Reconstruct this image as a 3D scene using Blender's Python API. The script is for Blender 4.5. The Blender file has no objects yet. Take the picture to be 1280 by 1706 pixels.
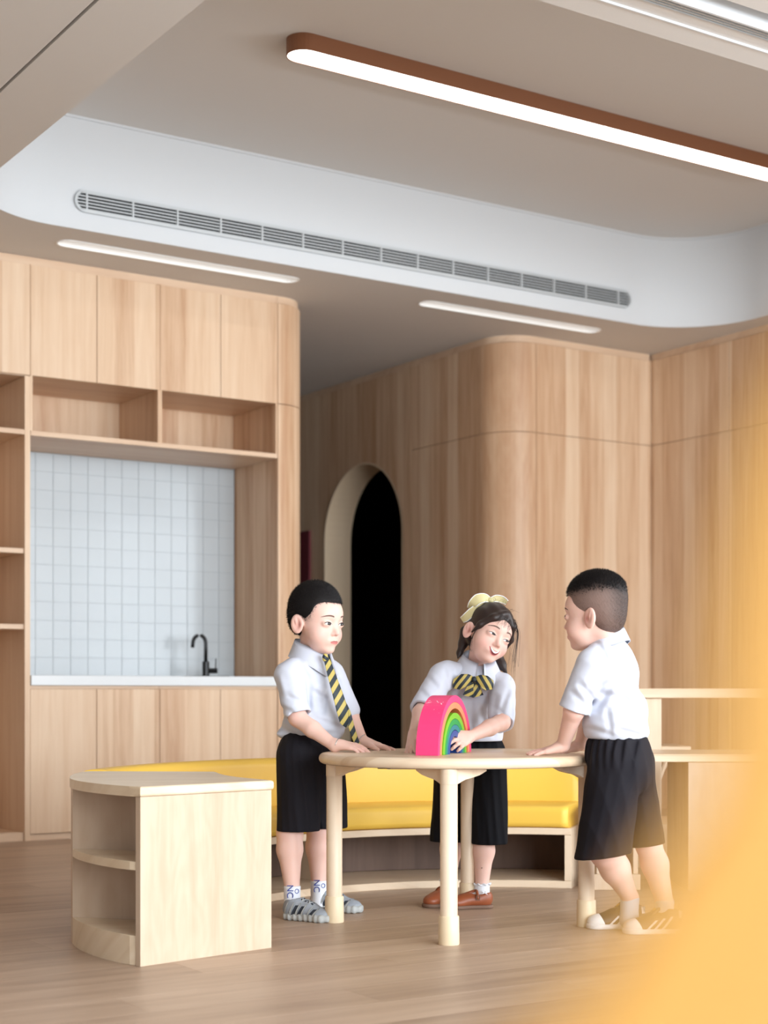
import bpy, bmesh, math, random
import numpy as np
from mathutils import Vector, Matrix

# ------------------------------------------------------------------ camera, light, exposure
FPX, CX, YH, CAMH = 2620.0, 640.0, 1155.0, 0.75      # focal length (px of a 1280x1706 frame), horizon row, eye height
TH = math.radians(33.1)                               # the room is turned by this angle against the view
CT, ST = math.cos(TH), math.sin(TH)
scene = bpy.context.scene
COL = scene.collection

cam_d = bpy.data.cameras.new('camera')
cam = bpy.data.objects.new('camera', cam_d)
COL.objects.link(cam)
cam.location = (0, 0, CAMH)
cam.rotation_euler = (math.pi / 2, 0, 0)
cam_d.sensor_fit = 'VERTICAL'
cam_d.sensor_height = 36.0
cam_d.sensor_width = 27.0
cam_d.lens = 36.0 * FPX / 1706.0
cam_d.shift_y = (YH - 853.0) / 1706.0
cam_d.clip_start = 0.02
cam_d.dof.use_dof = True
cam_d.dof.focus_distance = 5.05
cam_d.dof.aperture_fstop = 2.8
scene.camera = cam

world = bpy.data.worlds.new('sky')
scene.world = world
world.use_nodes = True
world.node_tree.nodes['Background'].inputs[0].default_value = (0.75, 0.86, 1.0, 1)
world.node_tree.nodes['Background'].inputs[1].default_value = 1.0


def area_light(name, u, v, z, su, sz, power, color, rot):
    l = bpy.data.lights.new(name, 'AREA')
    l.shape = 'RECTANGLE'
    l.size, l.size_y = su, sz
    l.energy = power
    l.color = color
    o = bpy.data.objects.new(name, l)
    COL.objects.link(o)
    o.location = (u * CT - v * ST, u * ST + v * CT, z)
    o.rotation_euler = rot
    return o


# daylight through the window wall behind the camera and the window in the right wall
area_light('daylight_back', 3.55, -2.95, 1.75, 6.4, 2.3, 580, (0.86, 0.94, 1.0), (math.pi / 2, 0, TH))
area_light('daylight_side', 7.25, 1.2, 1.75, 4.6, 2.3, 125, (0.88, 0.95, 1.0), (math.pi / 2, 0, TH + math.pi / 2))

scene.view_settings.view_transform = 'Standard'
scene.view_settings.look = 'None'
scene.view_settings.exposure = 0.62
scene.view_settings.gamma = 1.0
scene.view_settings.use_curve_mapping = False

random.seed(7)
rng = np.random.default_rng(7)


# ------------------------------------------------------------------ helpers
def pt(x, y, d):
    """photo pixel at depth d -> world point"""
    return np.array([(x - CX) / FPX * d, d, CAMH - (y - YH) / FPX * d])


def uv_of(x, y, z):
    """photo pixel on the horizontal plane z -> room coordinates"""
    d = (z - CAMH) * FPX / (YH - y)
    X = (x - CX) / FPX * d
    return X * CT + d * ST, -X * ST + d * CT


def srgb(r, g, b):
    def f(c):
        c /= 255.0
        return c / 12.92 if c <= 0.04045 else ((c + 0.055) / 1.055) ** 2.4
    return (f(r), f(g), f(b), 1.0)


def smooth(o, on=True):
    me = o.data
    me.polygons.foreach_set('use_smooth', [on] * len(me.polygons))


def link(name, me, mat=None, parent=None):
    o = bpy.data.objects.new(name, me)
    COL.objects.link(o)
    if mat is not None:
        if isinstance(mat, (list, tuple)):
            for m in mat:
                me.materials.append(m)
        else:
            me.materials.append(mat)
    if parent is not None:
        o.parent = parent
    return o


def obj(name, bm, mat=None, parent=None, room=False, sm=False):
    me = bpy.data.meshes.new(name)
    bmesh.ops.recalc_face_normals(bm, faces=bm.faces)
    bm.to_mesh(me)
    bm.free()
    o = link(name, me, mat, parent)
    if room and parent is None:
        o.rotation_euler = (0, 0, TH)
    if sm:
        smooth(o)
    return o


def empty(name, loc=(0, 0, 0), rz=0.0):
    o = bpy.data.objects.new(name, None)
    o.empty_display_size = 0.1
    COL.objects.link(o)
    o.location = loc
    o.rotation_euler = (0, 0, rz)
    return o


def room_thing(name, label, cat, u=0, v=0, z=0, group=None):
    o = empty(name, (0, 0, 0), TH)
    tag(o, label, cat, group)
    return o


def tag(o, label, cat=None, group=None, kind=None):
    o['label'] = label
    if cat:
        o['category'] = cat
    if group:
        o['group'] = group
    if kind:
        o['kind'] = kind
    return o


def struct(o, label):
    o['kind'] = 'structure'
    o['label'] = label
    return o


def add_box(bm, x0, x1, y0, y1, z0, z1, bev=0.0):
    vs = [bm.verts.new((x, y, z)) for z in (z0, z1) for y in (y0, y1) for x in (x0, x1)]
    fs = [bm.faces.new([vs[i] for i in q]) for q in
          ((0, 2, 3, 1), (4, 5, 7, 6), (0, 1, 5, 4), (2, 6, 7, 3), (0, 4, 6, 2), (1, 3, 7, 5))]
    if bev:
        es = list({e for f in fs for e in f.edges})
        bmesh.ops.bevel(bm, geom=es, offset=bev, segments=2, affect='EDGES', profile=0.5)
    return bm


def boxo(name, x0, x1, y0, y1, z0, z1, mat, parent=None, bev=0.002, room=False):
    return obj(name, add_box(bmesh.new(), x0, x1, y0, y1, z0, z1, bev), mat, parent, room)


def add_prism(bm, poly, z0, z1, bev=0.0):
    lo = [bm.verts.new((x, y, z0)) for x, y in poly]
    hi = [bm.verts.new((x, y, z1)) for x, y in poly]
    n = len(poly)
    fb = bm.faces.new(lo[::-1])
    ft = bm.faces.new(hi)
    for i in range(n):
        bm.faces.new((lo[i], lo[(i + 1) % n], hi[(i + 1) % n], hi[i]))
    if bev:
        es = list(fb.edges) + list(ft.edges)
        bmesh.ops.bevel(bm, geom=es, offset=bev, segments=3, affect='EDGES', profile=0.5)
    return bm


def arc(cx, cy, r, a0, a1, n):
    return [(cx + r * math.cos(math.radians(a0 + (a1 - a0) * i / n)),
             cy + r * math.sin(math.radians(a0 + (a1 - a0) * i / n))) for i in range(n + 1)]


def sector(cx, cy, r0, r1, a0, a1, n=40):
    return arc(cx, cy, r1, a0, a1, n) + arc(cx, cy, r0, a1, a0, n)


def rrect(x0, x1, y0, y1, r, n=12):
    return (arc(x1 - r, y1 - r, r, 0, 90, n) + arc(x0 + r, y1 - r, r, 90, 180, n) +
            arc(x0 + r, y0 + r, r, 180, 270, n) + arc(x1 - r, y0 + r, r, 270, 360, n))


def dedupe(p):
    out = []
    for q in p:
        if not out or math.hypot(q[0] - out[-1][0], q[1] - out[-1][1]) > 1e-5:
            out.append(q)
    if math.hypot(out[0][0] - out[-1][0], out[0][1] - out[-1][1]) < 1e-5:
        out.pop()
    return out


def plate_with_holes(bm, outer, holes, z, mapf=None):
    """flat plate with holes; mapf maps (a, b, z) to 3-D"""
    mapf = mapf or (lambda a, b, c: (a, b, c))
    es = []
    loops = []
    for lp in [outer] + holes:
        vs = [bm.verts.new(mapf(a, b, z)) for a, b in dedupe(lp)]
        loops.append(vs)
        for i in range(len(vs)):
            es.append(bm.edges.new((vs[i], vs[(i + 1) % len(vs)])))
    bmesh.ops.triangle_fill(bm, use_beauty=True, use_dissolve=False, edges=es)
    return loops


def skin_loops(bm, a, b):
    n = len(a)
    for i in range(n):
        bm.faces.new((a[i], a[(i + 1) % n], b[(i + 1) % n], b[i]))


def add_tube(bm, pts, rad, seg=10, cap=True):
    """tube through points with per-point radius"""
    pts = [Vector(p) for p in pts]
    n = len(pts)
    rads = rad if isinstance(rad, (list, tuple)) else [rad] * n
    rings = []
    up = None
    for i, p in enumerate(pts):
        t = (pts[min(i + 1, n - 1)] - pts[max(i - 1, 0)]).normalized()
        if up is None:
            up = Vector((0, 0, 1)) if abs(t.z) < 0.9 else Vector((1, 0, 0))
        a = t.cross(up).normalized()
        b = t.cross(a).normalized()
        up = -b if False else up
        rings.append([bm.verts.new(p + (a * math.cos(2 * math.pi * k / seg) + b * math.sin(2 * math.pi * k / seg)) * rads[i])
                      for k in range(seg)])
    for r0, r1 in zip(rings, rings[1:]):
        skin_loops(bm, r0, r1)
    if cap:
        bm.faces.new(rings[0][::-1])
        bm.faces.new(rings[-1])
    return bm


def spline(pts, n=8):
    """Catmull-Rom through 3-D points"""
    P = [np.array(p, float) for p in pts]
    P = [2 * P[0] - P[1]] + P + [2 * P[-1] - P[-2]]
    out = []
    for i in range(1, len(P) - 2):
        for k in range(n):
            t = k / n
            a, b, c, d = P[i - 1], P[i], P[i + 1], P[i + 2]
            out.append(0.5 * (2 * b + (c - a) * t + (2 * a - 5 * b + 4 * c - d) * t * t + (3 * b - a - 3 * c + d) * t ** 3))
    out.append(P[-2])
    return out


def add_lathe(bm, prof, cx=0, cy=0, seg=32):
    """profile [(r, z)...] turned about a vertical axis"""
    rings = []
    for r, z in prof:
        rings.append([bm.verts.new((cx + r * math.cos(2 * math.pi * k / seg), cy + r * math.sin(2 * math.pi * k / seg), z))
                      for k in range(seg)])
    for a, b in zip(rings, rings[1:]):
        skin_loops(bm, a, b)
    for f in (bm.faces.new(rings[0][::-1]), bm.faces.new(rings[-1])):
        for e in f.edges:
            e.smooth = False
    return bm


# ------------------------------------------------------------------ materials
def new_mat(name):
    m = bpy.data.materials.new(name)
    m.use_nodes = True
    nt = m.node_tree
    return m, nt, nt.nodes['Principled BSDF']


def plain(name, col, rough=0.5, metal=0.0, spec=0.5, bump=0.0, bscale=400.0, sheen=0.0):
    m, nt, b = new_mat(name)
    b.inputs['Base Color'].default_value = col
    b.inputs['Roughness'].default_value = rough
    b.inputs['Metallic'].default_value = metal
    b.inputs['Specular IOR Level'].default_value = spec
    if sheen:
        b.inputs['Sheen Weight'].default_value = sheen
    if bump:
        n = nt.nodes.new('ShaderNodeTexNoise')
        n.inputs['Scale'].default_value = bscale
        n.inputs['Detail'].default_value = 4
        c = nt.nodes.new('ShaderNodeTexCoord')
        nt.links.new(c.outputs['Object'], n.inputs['Vector'])
        bp = nt.nodes.new('ShaderNodeBump')
        bp.inputs['Strength'].default_value = bump
        bp.inputs['Distance'].default_value = 0.002
        nt.links.new(n.outputs['Fac'], bp.inputs['Height'])
        nt.links.new(bp.outputs['Normal'], b.inputs['Normal'])
    return m


def emit(name, col, strength):
    m, nt, b = new_mat(name)
    b.inputs['Base Color'].default_value = (0.8, 0.8, 0.8, 1)
    b.inputs['Emission Color'].default_value = col
    b.inputs['Emission Strength'].default_value = strength
    return m


def ramp(nt, stops):
    r = nt.nodes.new('ShaderNodeValToRGB')
    el = r.color_ramp.elements
    while len(el) < len(stops):
        el.new(0.5)
    for e, (p, c) in zip(el, stops):
        e.position = p
        e.color = c
    return r


def math_node(nt, op, a, b=None):
    n = nt.nodes.new('ShaderNodeMath')
    n.operation = op
    for i, s in enumerate((a, b)):
        if s is None:
            continue
        if isinstance(s, (int, float)):
            n.inputs[i].default_value = s
        else:
            nt.links.new(s, n.inputs[i])
    return n.outputs[0]


def wood(name, dark, mid, light, axis='z', band=9.0, band_mix=0.5, streak=7.0, rough=0.45, obj_random=0.0, rings=0.0, spec=0.35):
    """laminate: strips of differing tone along the grain, with fine streaks. axis = grain direction"""
    m, nt, b = new_mat(name)
    tc = nt.nodes.new('ShaderNodeTexCoord')
    sep = nt.nodes.new('ShaderNodeSeparateXYZ')
    nt.links.new(tc.outputs['Object'], sep.inputs[0])
    X, Y, Z = sep.outputs
    if axis == 'z':
        across, along = math_node(nt, 'ADD', X, Y), Z
    elif axis == 'x':
        across, along = math_node(nt, 'ADD', Y, Z), X
    else:
        across, along = math_node(nt, 'ADD', X, Z), Y
    if obj_random:
        oi = nt.nodes.new('ShaderNodeObjectInfo')
        off = math_node(nt, 'MULTIPLY', oi.outputs['Random'], 37.0)
        across = math_node(nt, 'ADD', across, off)
        along = math_node(nt, 'ADD', along, off)
    # strips
    warp = nt.nodes.new('ShaderNodeTexNoise')
    warp.noise_dimensions = '1D'
    warp.inputs['Scale'].default_value = 3.1
    nt.links.new(across, warp.inputs['W'])
    cell = math_node(nt, 'FLOOR', math_node(nt, 'MULTIPLY', math_node(nt, 'ADD', across, math_node(nt, 'MULTIPLY', warp.outputs['Fac'], 0.25)), band))
    wn = nt.nodes.new('ShaderNodeTexWhiteNoise')
    wn.noise_dimensions = '1D'
    nt.links.new(cell, wn.inputs['W'])
    # streaks
    cmb = nt.nodes.new('ShaderNodeCombineXYZ')
    nt.links.new(math_node(nt, 'MULTIPLY', across, streak), cmb.inputs[0])
    nt.links.new(math_node(nt, 'MULTIPLY', along, 0.55), cmb.inputs[1])
    ns = nt.nodes.new('ShaderNodeTexNoise')
    ns.inputs['Scale'].default_value = 2.2
    ns.inputs['Detail'].default_value = 7
    ns.inputs['Roughness'].default_value = 0.62
    ns.inputs['Distortion'].default_value = 0.35
    nt.links.new(cmb.outputs[0], ns.inputs['Vector'])
    fac = math_node(nt, 'ADD', math_node(nt, 'MULTIPLY', wn.outputs['Value'], band_mix),
                    math_node(nt, 'MULTIPLY', ns.outputs['Fac'], 1.0 - band_mix))
    if rings:
        cmb2 = nt.nodes.new('ShaderNodeCombineXYZ')
        nt.links.new(math_node(nt, 'MULTIPLY', across, 3.0), cmb2.inputs[0])
        nt.links.new(math_node(nt, 'MULTIPLY', along, 1.3), cmb2.inputs[1])
        n2 = nt.nodes.new('ShaderNodeTexNoise')
        n2.inputs['Scale'].default_value = 1.6
        n2.inputs['Detail'].default_value = 2
        nt.links.new(cmb2.outputs[0], n2.inputs['Vector'])
        sn = math_node(nt, 'SINE', math_node(nt, 'MULTIPLY', n2.outputs['Fac'], 60.0))
        fac = math_node(nt, 'ADD', fac, math_node(nt, 'MULTIPLY', sn, rings))
    if obj_random:
        fac = math_node(nt, 'ADD', fac, math_node(nt, 'MULTIPLY', math_node(nt, 'SUBTRACT', oi.outputs['Random'], 0.5), obj_random))
    cr = ramp(nt, [(0.22, dark), (0.5, mid), (0.78, light)])
    nt.links.new(fac, cr.inputs['Fac'])
    nt.links.new(cr.outputs['Color'], b.inputs['Base Color'])
    b.inputs['Roughness'].default_value = rough
    b.inputs['Specular IOR Level'].default_value = spec
    return m


def attr_color(name, rough=0.5, spec=0.4, sss=0.0, sheen=0.0, bump=0.0, bscale=900):
    m = plain(name, (1, 1, 1, 1), rough, 0, spec, bump, bscale, sheen)
    nt = m.node_tree
    b = nt.nodes['Principled BSDF']
    a = nt.nodes.new('ShaderNodeAttribute')
    a.attribute_name = 'tint'
    nt.links.new(a.outputs['Color'], b.inputs['Base Color'])
    if sss:
        b.inputs['Subsurface Weight'].default_value = sss
        b.inputs['Subsurface Radius'].default_value = (0.012, 0.004, 0.002)
        b.inputs['Subsurface Scale'].default_value = 0.6
    return m


def striped(name, c1, c2, freq):
    """two-tone woven stripe running over the ribbon's own coordinate"""
    m, nt, b = new_mat(name)
    a = nt.nodes.new('ShaderNodeAttribute')
    a.attribute_name = 'stripe'
    f = math_node(nt, 'FRACT', math_node(nt, 'MULTIPLY', a.outputs['Fac'], freq))
    g = math_node(nt, 'GREATER_THAN', f, 0.52)
    cr = ramp(nt, [(0.0, c1), (1.0, c2)])
    nt.links.new(g, cr.inputs['Fac'])
    nt.links.new(cr.outputs['Color'], b.inputs['Base Color'])
    b.inputs['Roughness'].default_value = 0.55
    return m


M = {}
M['laminate'] = wood('beech_laminate', srgb(186, 142, 107), srgb(217, 184, 152), srgb(231, 205, 177), 'z', 8.0, 0.34, 10.0, 0.42)
M['laminate_h'] = wood('beech_laminate_edge', srgb(200, 164, 134), srgb(217, 186, 157), srgb(228, 202, 175), 'x', 5.0, 0.2, 6.0, 0.42)
M['birch'] = wood('birch_ply', srgb(188, 160, 134), srgb(203, 180, 156), srgb(213, 193, 172), 'z', 3.0, 0.12, 5.0, 0.38, rings=0.035)
M['birch_h'] = wood('birch_ply_flat', srgb(206, 180, 148), srgb(224, 203, 174), srgb(235, 218, 194), 'x', 3.0, 0.12, 6.0, 0.33, rings=0.03)
M['pine'] = wood('pale_pine', srgb(208, 178, 146), srgb(226, 202, 174), srgb(236, 216, 190), 'x', 12.0, 0.3, 8.0, 0.35)
M['pine_v'] = wood('pale_pine_leg', srgb(214, 186, 156), srgb(230, 208, 182), srgb(238, 220, 196), 'z', 12.0, 0.15, 8.0, 0.38)
M['plank'] = wood('oak_floor', srgb(150, 126, 107), srgb(174, 149, 128), srgb(192, 168, 147), 'x', 4.0, 0.08, 7.0, 0.42, obj_random=0.24)
M['white_paint'] = plain('white_paint', srgb(206, 208, 210), 0.7, bump=0.03, bscale=60)
M['wall_paint'] = plain('ceiling_paint', srgb(210, 207, 203), 0.75)
M['tile'] = plain('white_glazed_tile', srgb(190, 196, 200), 0.16, spec=0.5)
M['grout'] = plain('grey_grout', srgb(180, 184, 186), 0.9)
M['stone'] = plain('white_quartz', srgb(216, 218, 219), 0.25)
M['black_metal'] = plain('black_metal', srgb(18, 18, 20), 0.35, 0.2)
M['dark'] = plain('unlit_black', srgb(16, 10, 9), 0.9)
M['maroon'] = plain('maroon_panel', srgb(110, 40, 50), 0.7)
M['grille'] = plain('grey_aluminium', srgb(196, 200, 202), 0.4, 0.3)
M['duct'] = plain('duct_black', srgb(30, 32, 34), 0.8)
M['lamp_body'] = plain('brown_lamp_metal', srgb(132, 84, 54), 0.5)
M['lamp_glow'] = emit('lamp_diffuser', (1.0, 0.97, 0.92, 1), 6.0)
M['diffuser_off'] = plain('opal_diffuser', srgb(240, 240, 238), 0.4)
M['diffuser_lift'] = emit('opal_diffuser_added_glow', (1.0, 0.98, 0.95, 1), 0.45)  # weak glow added to whiten the switched-off diffusers
M['yellow'] = plain('yellow_leatherette', srgb(241, 196, 80), 0.45, spec=0.4, bump=0.04, bscale=300)
M['yellow_near'] = plain('yellow_orange_leatherette', srgb(208, 158, 86), 0.6, spec=0.2)
M['plastic_cream'] = plain('cream_leg_sleeve', srgb(226, 205, 172), 0.45)
M['glass'] = plain('window_frame_white', srgb(235, 236, 236), 0.4)
# ------------------------------------------------------------------ the room shell (room coordinates: u right along the cabinets, v away)
ZC, ZT = 2.97, 3.51                    # soffit and tray ceiling heights
VF = 7.67                              # front plane of cabinets and panelled block
UC0, UC1 = 4.27, 4.52                  # cabinet run: end of straight part, outer side of the rounded end
UB = 5.88                              # side plane of the panelled block
UR = 7.09                              # right wall
SEAM = 2.37
VB = 8.19

o = boxo('floor', -4.0, 7.4, -3.2, 12.2, -0.10, -0.006, M['plank'], None, 0, True)
struct(o, 'light oak plank floor')
FLOOR = o
pm = bpy.data.meshes.new('floor_plank')
bm = add_box(bmesh.new(), 0, 1.3994, 0, 0.1994, -0.0055, 0.0, 0.0)
es = [e for e in bm.edges if all(abs(v.co.z) < 1e-6 for v in e.verts)]
bmesh.ops.bevel(bm, geom=es, offset=0.0004, segments=1, affect='EDGES')
bmesh.ops.recalc_face_normals(bm, faces=bm.faces)
bm.to_mesh(pm)
bm.free()
pm.materials.append(M['plank'])
for r in range(30):
    v0 = 1.8 + r * 0.2
    s = (r * 0.53) % 1.4
    for k in range(6):
        u0 = 0.2 - s + k * 1.4
        if u0 > 7.0 or (v0 > 6.9 and u0 < 1.0):
            continue
        p = bpy.data.objects.new('plank', pm)
        COL.objects.link(p)
        p.parent = FLOOR
        p.location = (u0, v0, 0)

# soffit with the rounded tray opening, two slots
TU0, TU1, TV0, TV1 = 2.27, 6.93, 3.95, 7.10
tray = (arc(TU1 - 0.50, TV1 - 0.50, 0.50, 0, 90, 18) + arc(TU0 + 0.48, TV1 - 0.48, 0.48, 90, 180, 18) +
        arc(TU0 + 0.3, TV0 + 0.3, 0.3, 180, 270, 8) + arc(TU1 - 0.3, TV0 + 0.3, 0.3, 270, 360, 8))


def stadium(u0, u1, v0, v1, n=8):
    r = (v1 - v0) / 2
    vc = (v0 + v1) / 2
    return arc(u1 - r, vc, r, -90, 90, n) + arc(u0 + r, vc, r, 90, 270, n)


a0 = uv_of(92, 404, ZC)
a1 = uv_of(500, 467, ZC)
b0 = uv_of(695, 505, ZC)
b1 = uv_of(1003, 551, ZC)
slotA = (a0[0], a1[0], (a0[1] + a1[1]) / 2 - 0.062, (a0[1] + a1[1]) / 2 + 0.062)
slotB = (b0[0], b1[0], (b0[1] + b1[1]) / 2 - 0.062, (b0[1] + b1[1]) / 2 + 0.062)
GR = 1.98                              # groove in the soffit on the left
DV0, DV1 = 3.62, 3.84                  # slot for the air diffuser near the camera
bm = bmesh.new()
outer = [(GR + 0.006, -3.2), (UR + 0.3, -3.2), (UR + 0.3, 12.2), (GR + 0.006, 12.2)]
diff = [(2.6, DV0), (UR - 0.2, DV0), (UR - 0.2, DV1), (2.6, DV1)]
lo = plate_with_holes(bm, outer, [tray, stadium(*slotA), stadium(*slotB), diff], ZC)
# inner walls of the slots
for lp, dz in ((lo[2], 0.05), (lo[3], 0.05), (lo[4], 0.12)):
    up = [bm.verts.new((v.co.x, v.co.y, v.co.z + dz)) for v in lp]
    skin_loops(bm, lp, up)
    bm.faces.new(up)
# outer rim, goes up
up = [bm.verts.new((v.co.x, v.co.y, ZC + 0.1)) for v in lo[0]]
skin_loops(bm, lo[0], up)
o = obj('ceiling_soffit', bm, M['wall_paint'], None, True)
o.name = 'ceiling'
struct(o, 'lowered off-white ceiling around the rounded tray')
o = boxo('ceiling', -4.0, GR - 0.006, -3.2, 12.2, ZC, ZC + 0.05, M['wall_paint'], None, 0.003, True)
struct(o, 'left part of the lowered ceiling beyond the groove')
o = boxo('ceiling', GR - 0.05, GR + 0.05, -3.2, 12.2, ZC + 0.055, ZC + 0.09, M['duct'], None, 0, True)
struct(o, 'dark bottom of the ceiling groove')
# tray: upright white face and the upper ceiling
bm = bmesh.new()
tr = dedupe(tray)
loT = [bm.verts.new((a, b, ZC)) for a, b in tr]
hiT = [bm.verts.new((a, b, ZT - 0.012)) for a, b in tr]
skin_loops(bm, loT, hiT)
o = obj('trim_1', bm, M['white_paint'], None, True, True)
struct(o, 'white upright face of the rounded ceiling tray')
bm = bmesh.new()
cu, cv = (TU0 + TU1) / 2, (TV0 + TV1) / 2
lipi = [(a + (cu - a) * 0.004, b + (cv - b) * 0.006) for a, b in tr]
l0 = [bm.verts.new((a, b, ZT - 0.012)) for a, b in tr]
l1 = [bm.verts.new((a, b, ZT - 0.012)) for a, b in lipi]
l2 = [bm.verts.new((a, b, ZT)) for a, b in lipi]
skin_loops(bm, l0, l1)
skin_loops(bm, l1, l2)
o = obj('trim_2', bm, M['white_paint'], None, True)
struct(o, 'thin light bead along the top of the ceiling tray')
bm = bmesh.new()
add_box(bm, TU0 - 0.1, TU1 + 0.1, TV0 - 0.1, TV1 + 0.1, ZT, ZT + 0.06)
o = obj('ceiling', bm, M['wall_paint'], None, True)
struct(o, 'upper ceiling inside the tray')

# walls out of view that close the room, with the window openings
def wall_with_windows(name, label, axis, at, a0, a1, wins, z1=ZC):
    bm = bmesh.new()
    f = (lambda a, b, c: (a, c, b)) if axis == 'v' else (lambda a, b, c: (c, a, b))
    plate_with_holes(bm, [(a0, 0), (a1, 0), (a1, z1), (a0, z1)],
                     [[(w0, h0), (w1, h0), (w1, h1), (w0, h1)] for w0, w1, h0, h1 in wins], at, f)
    o = obj(name, bm, M['white_paint'], None, True)
    struct(o, label)
    return o


wall_with_windows('wall_back', 'white window wall behind the viewer', 'v', -2.85, -4.0, 7.4,
                  [(0.35, 2.4, 0.6, 2.8), (2.5, 4.6, 0.6, 2.8), (4.7, 6.75, 0.6, 2.8)])
wall_with_windows('wall_right', 'white wall with windows right of the viewer', 'u', UR + 0.06, -3.2, 4.6,
                  [(-1.1, 1.1, 0.6, 2.8), (1.3, 3.5, 0.6, 2.8)])
o = boxo('wall_left', -3.6, -3.5, -3.2, 12.2, 0, ZC, M['white_paint'], None, 0, True)
struct(o, 'white wall left of the viewer')
n = 0
for axis, at, wins in (('v', -2.85, [(0.35, 2.4), (2.5, 4.6), (4.7, 6.75)]), ('u', UR + 0.06, [(-1.1, 1.1), (1.3, 3.5)])):
    for w0, w1 in wins:
        n += 1
        bm = bmesh.new()
        for s0, s1, h0, h1 in ((w0, w1, 0.58, 0.64), (w0, w1, 2.76, 2.82), (w0, w0 + 0.06, 0.6, 2.8), (w1 - 0.06, w1, 0.6, 2.8), ((w0 + w1) / 2 - 0.025, (w0 + w1) / 2 + 0.025, 0.6, 2.8)):
            if axis == 'v':
                add_box(bm, s0, s1, at - 0.04, at + 0.03, h0, h1)
            else:
                add_box(bm, at - 0.03, at + 0.04, s0, s1, h0, h1)
        struct(obj('window_%d' % n, bm, M['glass'], None, True), 'white window frame behind the viewer')

# ------------------------------------------------------------------ panelled block with the arch, corridor, right wall
G = 0.0018                              # half joint between panels


def curved_panel(name, path, z0, z1, th, mat, parent):
    """upright panel following a plan path (list of (u, v)); thickness to the left of travel"""
    bm = bmesh.new()
    n = len(path)
    off = []
    for i in range(n):
        a = path[max(i - 1, 0)]
        b = path[min(i + 1, n - 1)]
        dx, dy = b[0] - a[0], b[1] - a[1]
        l = math.hypot(dx, dy)
        off.append((path[i][0] - dy / l * th, path[i][1] + dx / l * th))
    add_prism(bm, list(path) + off[::-1], z0, z1)
    o = obj(name, bm, mat, parent)
    return o


RB = 0.25
bw = boxo('wall_block', UB + 0.22, UR + 0.3, VF + 0.24, 8.40, 0, ZC, M['laminate'], None, 0, True)
struct(bw, 'panelled beech wall block with rounded corner')
for z0, z1 in ((0.0, SEAM - G), (SEAM + G, 2.925)):
    curved_panel('panel', [(UB + RB + G, VF), (UR - G, VF)], z0, z1, 0.03, M['laminate'], bw)
    cor = [(UB + RB - G, VF)] + arc(UB + RB, VF + RB, RB, 270, 180, 14)[1:]
    curved_panel('corner_panel', cor[::-1], z0, z1, 0.03, M['laminate'], bw)
    curved_panel('panel', [(UB, 8.69 - G), (UB, VF + RB + 2 * G)], z0, z1, 0.03, M['laminate'], bw)
curved_panel('cornice', [(UB + 0.015, 12.0)] + [(UB + 0.015, VF + RB)] + arc(UB + RB, VF + RB, RB - 0.015, 180, 270, 14)[1:] + [(UR, VF + 0.015)], 2.93, ZC, 0.02, M['laminate_h'], bw)

M['shade_wall'] = plain('shade_brown_wall', srgb(70, 50, 44), 0.8)  # dark colour chosen to deepen the corridor's shade
# corridor wall with the arch
AV0, AV1, AZ = 8.78, 9.82, 2.36
ar = (AV1 - AV0) / 2
bm = bmesh.new()
hole = [(AV1, 0.0)] + [(AV0 + ar + ar * math.cos(math.radians(a)), AZ - ar + ar * math.sin(math.radians(a))) for a in range(0, 181, 6)] + [(AV0, 0.0)]
polyo = [(8.69 + G, 0.0), (8.69 + G, 2.925), (12.0, 2.925), (12.0, 0.0)] + hole
front = [bm.verts.new((UB, a, b)) for a, b in dedupe(polyo)]
back = [bm.verts.new((UB + 0.215, a, b)) for a, b in dedupe(polyo)]
es = []
for lp in (front, back):
    e = [bm.edges.new((lp[i], lp[(i + 1) % len(lp)])) for i in range(len(lp))]
    bmesh.ops.triangle_fill(bm, use_beauty=True, edges=e)
skin_loops(bm, front, back)
o = obj('wall_corridor', bm, M['laminate'], None, True)
struct(o, 'panelled corridor wall with the arched doorway')
bm = bmesh.new()
pi = [(a, b) for a, b in dedupe(hole)]
f0 = [bm.verts.new((UB - 0.004, a, b)) for a, b in pi]
f1 = [bm.verts.new((UB + 0.22, a, b)) for a, b in pi]
cy, cz = (AV0 + AV1) / 2, 1.5
g0 = [bm.verts.new((UB - 0.004, a + (cy - a) * 0.03, b + (cz - b) * 0.012)) for a, b in pi]
g1 = [bm.verts.new((UB + 0.22, a + (cy - a) * 0.03, b + (cz - b) * 0.012)) for a, b in pi]
for i in range(len(pi) - 1):
    bm.faces.new((f0[i], f0[i + 1], g0[i + 1], g0[i]))
    bm.faces.new((g0[i], g0[i + 1], g1[i + 1], g1[i]))
    bm.faces.new((f1[i], f1[i + 1], g1[i + 1], g1[i]))
o = obj('door_1', bm, plain('arch_cream', srgb(222, 198, 168), 0.5), None, True, False)
struct(o, 'pale wooden lining of the arched doorway')
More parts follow.
